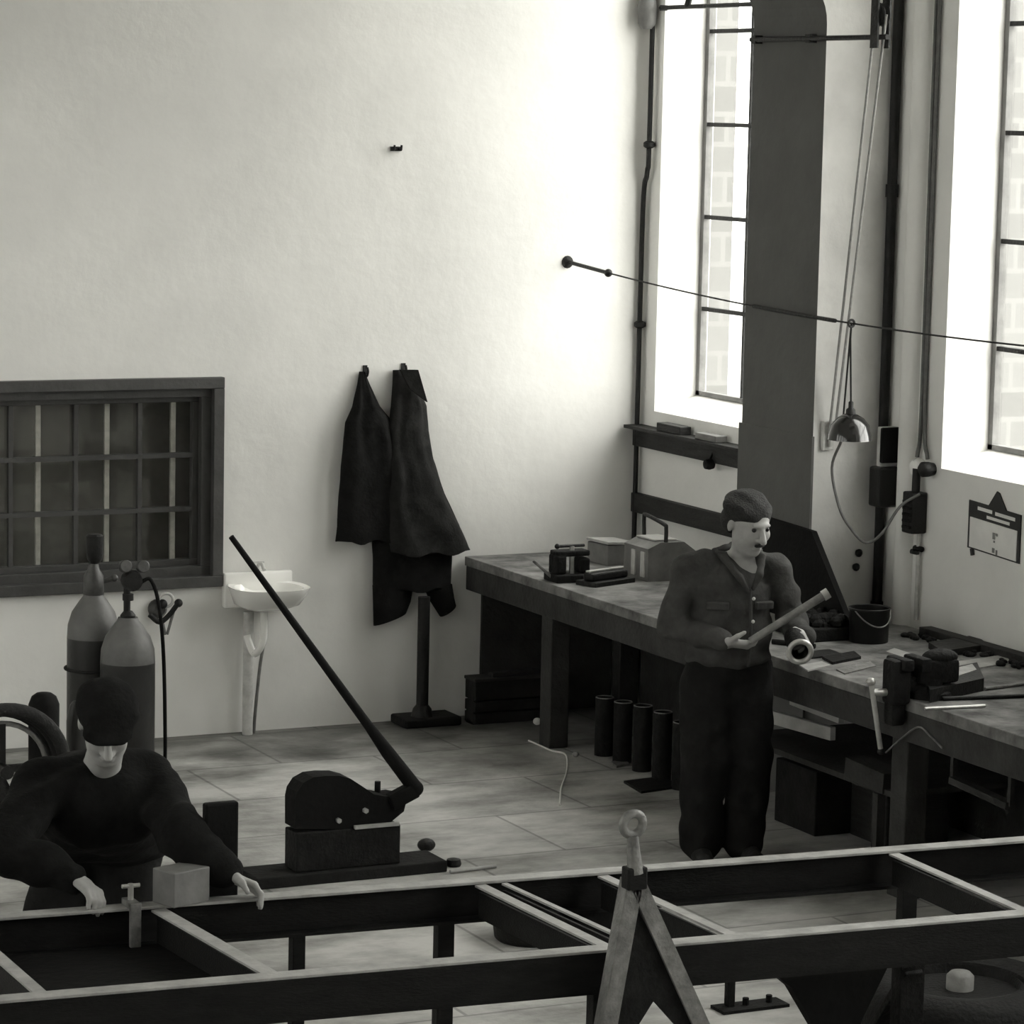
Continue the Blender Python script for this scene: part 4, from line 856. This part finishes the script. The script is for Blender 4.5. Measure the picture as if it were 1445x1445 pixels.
MB().torus((x1_, -1.2, .62), R1 + .008, .007, (0, 0, 1), 32, 8).build('chain_band', 'iron', r, smooth=60)
# torch hanging on the wall right of the bottles
a = OY(232, 862, -.1)
r = thing('torch_holder', (a.x, 0, a.z - .1), 'brass and iron torch fitting on the wall right of bottles', 'torch')
MB().lathe([(.04, 0), (.05, .012), (.05, .03), (.03, .06)], (a.x - .01, -.001, a.z), (0, -1, 0), 18).build('wall_boss', 'brass', r, smooth=40)
MB().torus((a.x + .02, -.07, a.z + .05), .035, .008, (.2, 1, 0), 20, 8).build('hand_wheel', 'palebar', r, smooth=60)
MB().tube(spline([(a.x - .07, -.07, a.z - .02), (a.x - .02, -.08, a.z - .06), (a.x + .03, -.08, a.z - .03), (a.x + .075, -.09, a.z + .03)], 6), .014, 8).ball((a.x + .08, -.09, a.z + .035), .022).ball((a.x, -.07, a.z + .03), .026).build('torch_body', 'iron', r, smooth=60)
MB().tube([(a.x + .06, -.08, a.z - .0), (a.x + .03, -.06, a.z - .13)], .008, 8).tube([(a.x - .0, -.07, a.z - .06), (a.x + .02, -.06, a.z - .13)], .008, 8).build('pipe_tail', 'greysteel', r, smooth=60)
# hose reel standing left of the bottles
c_ = OY(0, 1085, -2.2)
cz = .42; c_ = V((OY(2, 1085, -2.2).x, -2.2, cz))
r = thing('hose_reel', (c_.x, c_.y, 0), 'dark hose reel standing at photo left edge beside bottles', 'reel')
zc_ = OY(2, 1085, -2.2).z
C_ = V((c_.x, -2.2, max(zc_, .34)))
for k in range(3): MB().torus(C_ + V((0, -.05 + .05 * k, 0)), .27 - .01 * k, .030, (0, 1, 0), 40, 10).build('hose_turn', 'tyre', r, smooth=60)
MB().torus(C_ + V((0, .0, 0)), .20, .012, (0, 1, 0), 32, 8).build('drum_ring', 'greysteel', r, smooth=60)
MB().bar(C_ + V((-.2, 0, 0)), C_ + V((.2, 0, 0)), .03, .03).bar(C_ + V((0, 0, -.2)), C_ + V((0, 0, .2)), .03, .03).tube([C_ + V((0, -.09, 0)), C_ + V((0, .12, 0))], .03, 12).build('spokes', 'iron', r)
MB().bar((C_.x - .2, -2.08, 0), C_ + V((0, .12, 0)), .03, .03).bar((C_.x + .2, -2.08, 0), C_ + V((0, .12, 0)), .03, .03).build('stand_leg', 'iron', r)
a = OY(62, 978, -1.75); b = OY(62, 1030, -1.75); R_ = (OY(82, 1000, -1.75).x - OY(40, 1000, -1.75).x) / 2
o = MB().lathe([(R_ * .9, 0), (R_, .02), (R_, a.z - .05), (R_ * .8, a.z - .015), (R_ * .5, a.z)], (a.x, -1.75, 0), seg=24).build('carbide_drum', 'black', base=(a.x, -1.75, 0), smooth=40); tag(o, 'black round-topped drum between hose reel and bottles', 'drum')
a = OY(108, 985, -1.7); o = MB().lathe([(.05, 0), (.05, a.z - .12), (.035, a.z - .05), (.02, a.z - .03)], (a.x + .03, -1.62, 0), seg=18).build('small_cylinder', 'bottle', base=(a.x, -1.62, 0), smooth=40); tag(o, 'small dark cylinder standing between the drum and left bottle', 'cylinder')

# ------------------------------------------------------------------ people
YAW = math.atan2(RT.y, RT.x)
def person(name, base, label):
    o = thing(name, base, label, 'person'); o.rotation_euler = (0, 0, YAW); return o
def head(sd, c, tilt_x, yaw, s=1.):
    # c = head centre; features laid out in head space (-y forward), then turned
    R = Euler((tilt_x, 0, yaw)).to_matrix(); c = V(c)
    T_ = lambda x, y, z: c + R @ V((x, y, z)) * s
    rot = (tilt_x, 0, yaw)
    sd.ell(T_(0, .012, .03), (.077 * s, .095 * s, .088 * s), .02, rot); sd.ell(T_(0, -.016, -.04), (.063 * s, .074 * s, .078 * s), .03, rot)
    sd.ell(T_(0, -.055, -.095), (.032 * s, .03 * s, .026 * s), .02, rot)                       # chin
    sd.ell(T_(0, -.083, .026), (.044 * s, .011 * s, .010 * s), .018, rot)                        # brow
    sd.cone(T_(0, -.092, .012), T_(0, -.115, -.03), .009 * s, .014 * s, .010)                    # nose
    for q in (-1, 1):
        sd.ell(T_(q * .013, -.100, -.033), (.010 * s, .010 * s, .008 * s), .006, rot)
        sd.sub(T_(q * .032, -.098, .008), (.019 * s, .018 * s, .013 * s), .008)
        sd.ell(T_(q * .034, -.070, -.022), (.022 * s, .014 * s, .020 * s), .03, rot)               # cheek
        sd.ell(T_(q * .078, .018, -.008), (.009 * s, .018 * s, .030 * s), .01, rot)               # ear
    sd.ell(T_(0, -.088, -.062), (.024 * s, .010 * s, .006 * s), .004, rot); sd.ell(T_(0, -.085, -.074), (.022 * s, .010 * s, .006 * s), .004, rot)
    sd.sub(T_(0, -.1, -.068), (.02 * s, .008 * s, .0025 * s), .003)
    return T_, rot

# --- the standing man
base = OZ(1021, 1217, 0); base.z = 0
man = person('person', base, 'man in dark jacket and cap standing at the bench holding a rod')
man.rotation_euler.z += .2
sd = SDF(.0058)
hc = (.055, -.05, 1.515); T_, rot = head(sd, hc, .30, .34, 1.08)
sh = {-1: (-.185, .02, 1.30), 1: (.195, .0, 1.30)}
el = {-1: (-.262, .05, 1.055), 1: (.285, -.01, 1.06)}
wr_ = {-1: (-.075, -.205, 1.02), 1: (.282, -.185, 1.03)}
sd.cone((.03, .01, 1.30), (.045, -.02, 1.43), .056, .050, .03)
sd.ell((0, .02, 1.20), (.165, .10, .17), .05); sd.ell((0, .02, .98), (.15, .10, .16), .05); sd.ell((0, .03, .85), (.16, .11, .11), .05)
for s in (-1, 1):
    sd.chain([(s * .05, .02, 1.32), sh[s], el[s], wr_[s]], [.055, .055, .042, .028], .02)
    sd.chain([(s * .085, .03, .84), (s * .10, .0, .47), (s * .105, .03, .07)], [.085, .06, .045], .03)
hand(sd, (-.075, -.205, 1.02), (.85, -.35, -.05), (.2, .3, .75), 1, .9)
hand(sd, (.282, -.185, 1.03), (-.30, -.9, .06), (-.75, .25, -.45), -1, .95)
body = sobj('body', sd, 'skin', man)
for q in (-1, 1): MB().ball(T_(q * .031, -.078, .008), .0115).build('eye', 'eye', man, local=True, smooth=60)
# cap of dark cloth over the hair
cp = SDF(.006); cp.ell(T_(0, .022, .05), (.094, .110, .086), .02, rot); cp.ell(T_(-.03, .03, .07), (.085, .09, .052), .03, rot); cp.ell(T_(-.035, .06, .0), (.062, .06, .07), .03, rot); cp.ell(T_(.03, .06, .0), (.06, .055, .06), .03, rot)
sobj('cap', cp, 'hair', man, .004, 40, 3)
mo = SDF(.004); mo.cone(T_(-.022, -.098, -.054), T_(.022, -.098, -.054), .006, .006, .006); sobj('moustache', mo, 'hair', man, .002, 90, 2)
# jacket
jk = SDF(.0075)
jk.ell((0, .02, 1.19), (.195, .135, .17), .05); jk.ell((0, .015, 1.02), (.19, .14, .17), .05); jk.ell((.0, .02, .915), (.19, .14, .06), .03)
jk.cone((-.10, .03, 1.325), (.11, .02, 1.325), .065, .065, .04)
for s in (-1, 1): jk.chain([(s * .12, .02, 1.31), sh[s], el[s], V(el[s]).lerp(V(wr_[s]), .5), V(el[s]).lerp(V(wr_[s]), .9)], [.075, .075, .061, .053, .046], .02)
jk.sub((.035, -.075, 1.40), (.062, .085, .07), .02)
sobj('jacket', jk, 'jacket', man, .0075, 26, 5)
cl_ = SDF(.005); 
cl_.chain([(-.075, .03, 1.385), (-.055, -.06, 1.365), (.0, -.118, 1.29), (.035, -.130, 1.23)], [.014, .015, .016, .010], .01); cl_.chain([(.125, .03, 1.385), (.115, -.06, 1.37), (.09, -.112, 1.30), (.06, -.125, 1.24)], [.014, .015, .016, .010], .01)
cl_.chain([(-.075, .03, 1.385), (.02, .085, 1.40), (.125, .03, 1.385)], [.014, .015, .014], .01)
sobj('collar', cl_, 'jacket', man, .002, 60, 2)
pk = MB(); pk.box((-.095, -.117, 1.165), (.10, .022, .035), (.1, 0, -.28), .006); pk.build('pocket_flap', 'jacket', man, local=True)
pk = MB(); pk.box((.115, -.112, 1.165), (.09, .022, .035), (.1, 0, .3), .006); pk.build('pocket_flap', 'jacket', man, local=True)
pk = MB(); pk.tube(spline([(.045, -.13, 1.24), (.05, -.136, 1.13), (.05, -.14, 1.02), (.045, -.135, .90)], 5), .007, 8); pk.build('front_placket', 'jacket', man, local=True, smooth=60)
for z_ in (1.20, 1.10, 1.0): MB().ball((.058, -.146, z_), .008, (1, .5, 1), 10).build('button', 'palebar', man, local=True)
tr = SDF(.0085)
tr.ell((0, .03, .87), (.182, .132, .10), .04)
for s in (-1, 1): tr.chain([(s * .085, .03, .83), (s * .095, .005, .48), (s * .097, .03, .09)], [.122, .107, .092], .03)
sobj('trousers', tr, 'trouser', man, .007, 22, 8)
for s in (-1, 1):
    b_ = SDF(.006); b_.cone((s * .105, .05, .05), (s * .115, -.12, .036), .05, .038, .02); b_.cone((s * .105, .05, .06), (s * .105, .04, .12), .046, .05, .02); b_.cone((s * .105, .07, .025), (s * .115, -.13, .022), .024, .022, .01)
    sobj('shoe', b_, 'leather', man)
# the rod and the pipe piece in his hands
Mw = Matrix.Translation(base) @ Matrix.Rotation(YAW + .2, 4, 'Z')
p0 = Mw @ V((.012, -.268, 1.035)); p1 = Mw @ V((.345, -.30, 1.248))
r = thing('steel_rod_tool', p0, 'pale steel rod slanting across the standing man chest', 'rod')
MB().tube([p0, p0.lerp(p1, .93)], [.017, .019], 12).build('shaft', 'greysteel', r, smooth=60); MB().tube([p0.lerp(p1, .93), p1], .024, 12).build('bright_head', 'steel', r, smooth=60)
q0 = Mw @ V((.222, -.215, 1.045)); q1 = Mw @ V((.205, -.37, 1.005)); dq = (q1 - q0).normalized()
r = thing('flanged_pipe', q1, 'short pipe with bright flange held low by standing man', 'pipe')
MB().lathe([(.042, 0), (.046, (q1 - q0).length), (.038, (q1 - q0).length), (.036, .03), (.0, .03)], q0, dq, 22).build('tube_wall', 'ironrough', r, smooth=40)
MB().torus(q1, .048, .012, dq, 28, 10).build('flange', 'steel', r, smooth=60)

# --- the man bent over the chassis
base2 = V((OY(145, 1100, -5.30).x, -5.02, 0)); base2.x = OY(150, 1200, -5.2).x
man2 = person('person', base2, 'man in dark clothes and cap bending over the chassis at left')
Mi = (Matrix.Translation(base2) @ Matrix.Rotation(YAW, 4, 'Z')).inverted()
loc = lambda w_: Mi @ V(w_)
def onrail(px, dz=.03): q = OZ(px, 1262, ZT); pa = ext(b0, b1, q.x); return V((pa.x, pa.y - .02, ZT + dz))
H1 = loc(onrail(90, .035)); H2 = loc(onrail(352, .035) + V((0, -.03, 0)))
hc2 = loc(OY(150, 1022, -5.45)); S1 = loc(OY(62, 1108, -5.28)); S2 = loc(OY(212, 1098, -5.28))
E1 = loc(OY(4, 1195, -5.45)); E2 = loc(OY(262, 1185, -5.62))
W1 = H1 + V((-.03, .09, .035)); W2 = H2 + V((-.085, .005, .035))
sd = SDF(.0062); T2, rot2 = head(sd, hc2, .58, .2, 1.06)
CS = (S1 + S2) / 2
hip = V((.02, .18, .80))
sd.cone(CS + V((0, .02, 0)), hc2 + V((0, .03, -.07)), .066, .058, .03)
sd.cone(CS + V((0, .05, -.07)), hip, .14, .135, .06); sd.ell(hip, (.16, .13, .12), .05)
for S_, E_, W_, s in ((S1, E1, W1, -1), (S2, E2, W2, 1)):
    sd.chain([CS + V((s * .05, .03, -.01)), S_, E_, W_], [.06, .058, .044, .029], .02)
    sd.chain([hip + V((s * .09, 0, -.02)), V((s * .13, .06, .44)), V((s * .13, .20, .07))], [.09, .062, .046], .03)
hand(sd, W1, H1 - W1 + V((.06, 0, 0)), (.0, -.35, -1), 1, .95)
hand(sd, W2, H2 - W2, (.0, -.5, -1), -1, .95)
sobj('body', sd, 'skin', man2)
for q in (-1, 1): MB().ball(T2(q * .031, -.086, .008), .011).build('eye', 'eye', man2, local=True, smooth=60)
cp = SDF(.006); cp.ell(T2(0, .02, .062), (.105, .12, .072), .02, rot2); cp.ell(T2(0, -.085, .045), (.085, .06, .014), .035, rot2); cp.ell(T2(0, .05, .02), (.085, .075, .06), .03, rot2)
sobj('cap', cp, 'clothA', man2, .003, 40, 3)
jk = SDF(.0085)
jk.cone(CS + V((-.06, .04, -.07)), hip + V((-.10, 0, -.02)), .165, .18, .06); jk.cone(CS + V((.06, .04, -.07)), hip + V((.09, 0, -.02)), .165, .18, .06); jk.cone(S1 + V((.05, .0, 0)), S2 + V((-.05, 0, 0)), .085, .085, .05)
for S_, E_, W_ in ((S1, E1, W1), (S2, E2, W2)): jk.chain([S_, E_, E_.lerp(W_, .55), E_.lerp(W_, .92)], [.088, .078, .066, .054], .03)
sobj('jacket', jk, 'clothA', man2, .009, 22, 11)
tr = SDF(.0095); tr.ell(hip + V((0, 0, -.03)), (.24, .165, .15), .04)
for s in (-1, 1): tr.chain([hip + V((s * .09, 0, -.05)), V((s * .13, .06, .45)), V((s * .13, .20, .09))], [.125, .10, .09], .03)
sobj('trousers', tr, 'trouser', man2, .007, 22, 4)
for s in (-1, 1):
    b_ = SDF(.0065); b_.cone((s * .13, .22, .05), (s * .14, .05, .036), .05, .038, .02); b_.cone((s * .13, .21, .06), (s * .13, .2, .12), .046, .05, .02)
    sobj('shoe', b_, 'leather', man2)

# ------------------------------------------------------------------ daylight
wd = bpy.data.worlds.new('overcast_sky'); SC.world = wd; wd.use_nodes = True
bg = wd.node_tree.nodes['Background']; bg.inputs['Color'].default_value = (1, .998, .98, 1); bg.inputs['Strength'].default_value = 7.0
sl = bpy.data.lights.new('hazy_sun', 'SUN'); sl.energy = 19.0; sl.angle = math.radians(105); sl.color = (1, .998, .98)
so = bpy.data.objects.new('hazy_sun', sl); COL.objects.link(so); so.rotation_euler = V((-.68, .48, -.55)).to_track_quat('-Z', 'Y').to_euler(); so.location = (6, -8, 6)
SC.view_settings.view_transform = 'Standard'; SC.view_settings.look = 'None'; SC.view_settings.exposure = -0.52; SC.view_settings.gamma = 1; SC.view_settings.use_curve_mapping = False
SC.cycles.max_bounces = 12; SC.cycles.diffuse_bounces = 8
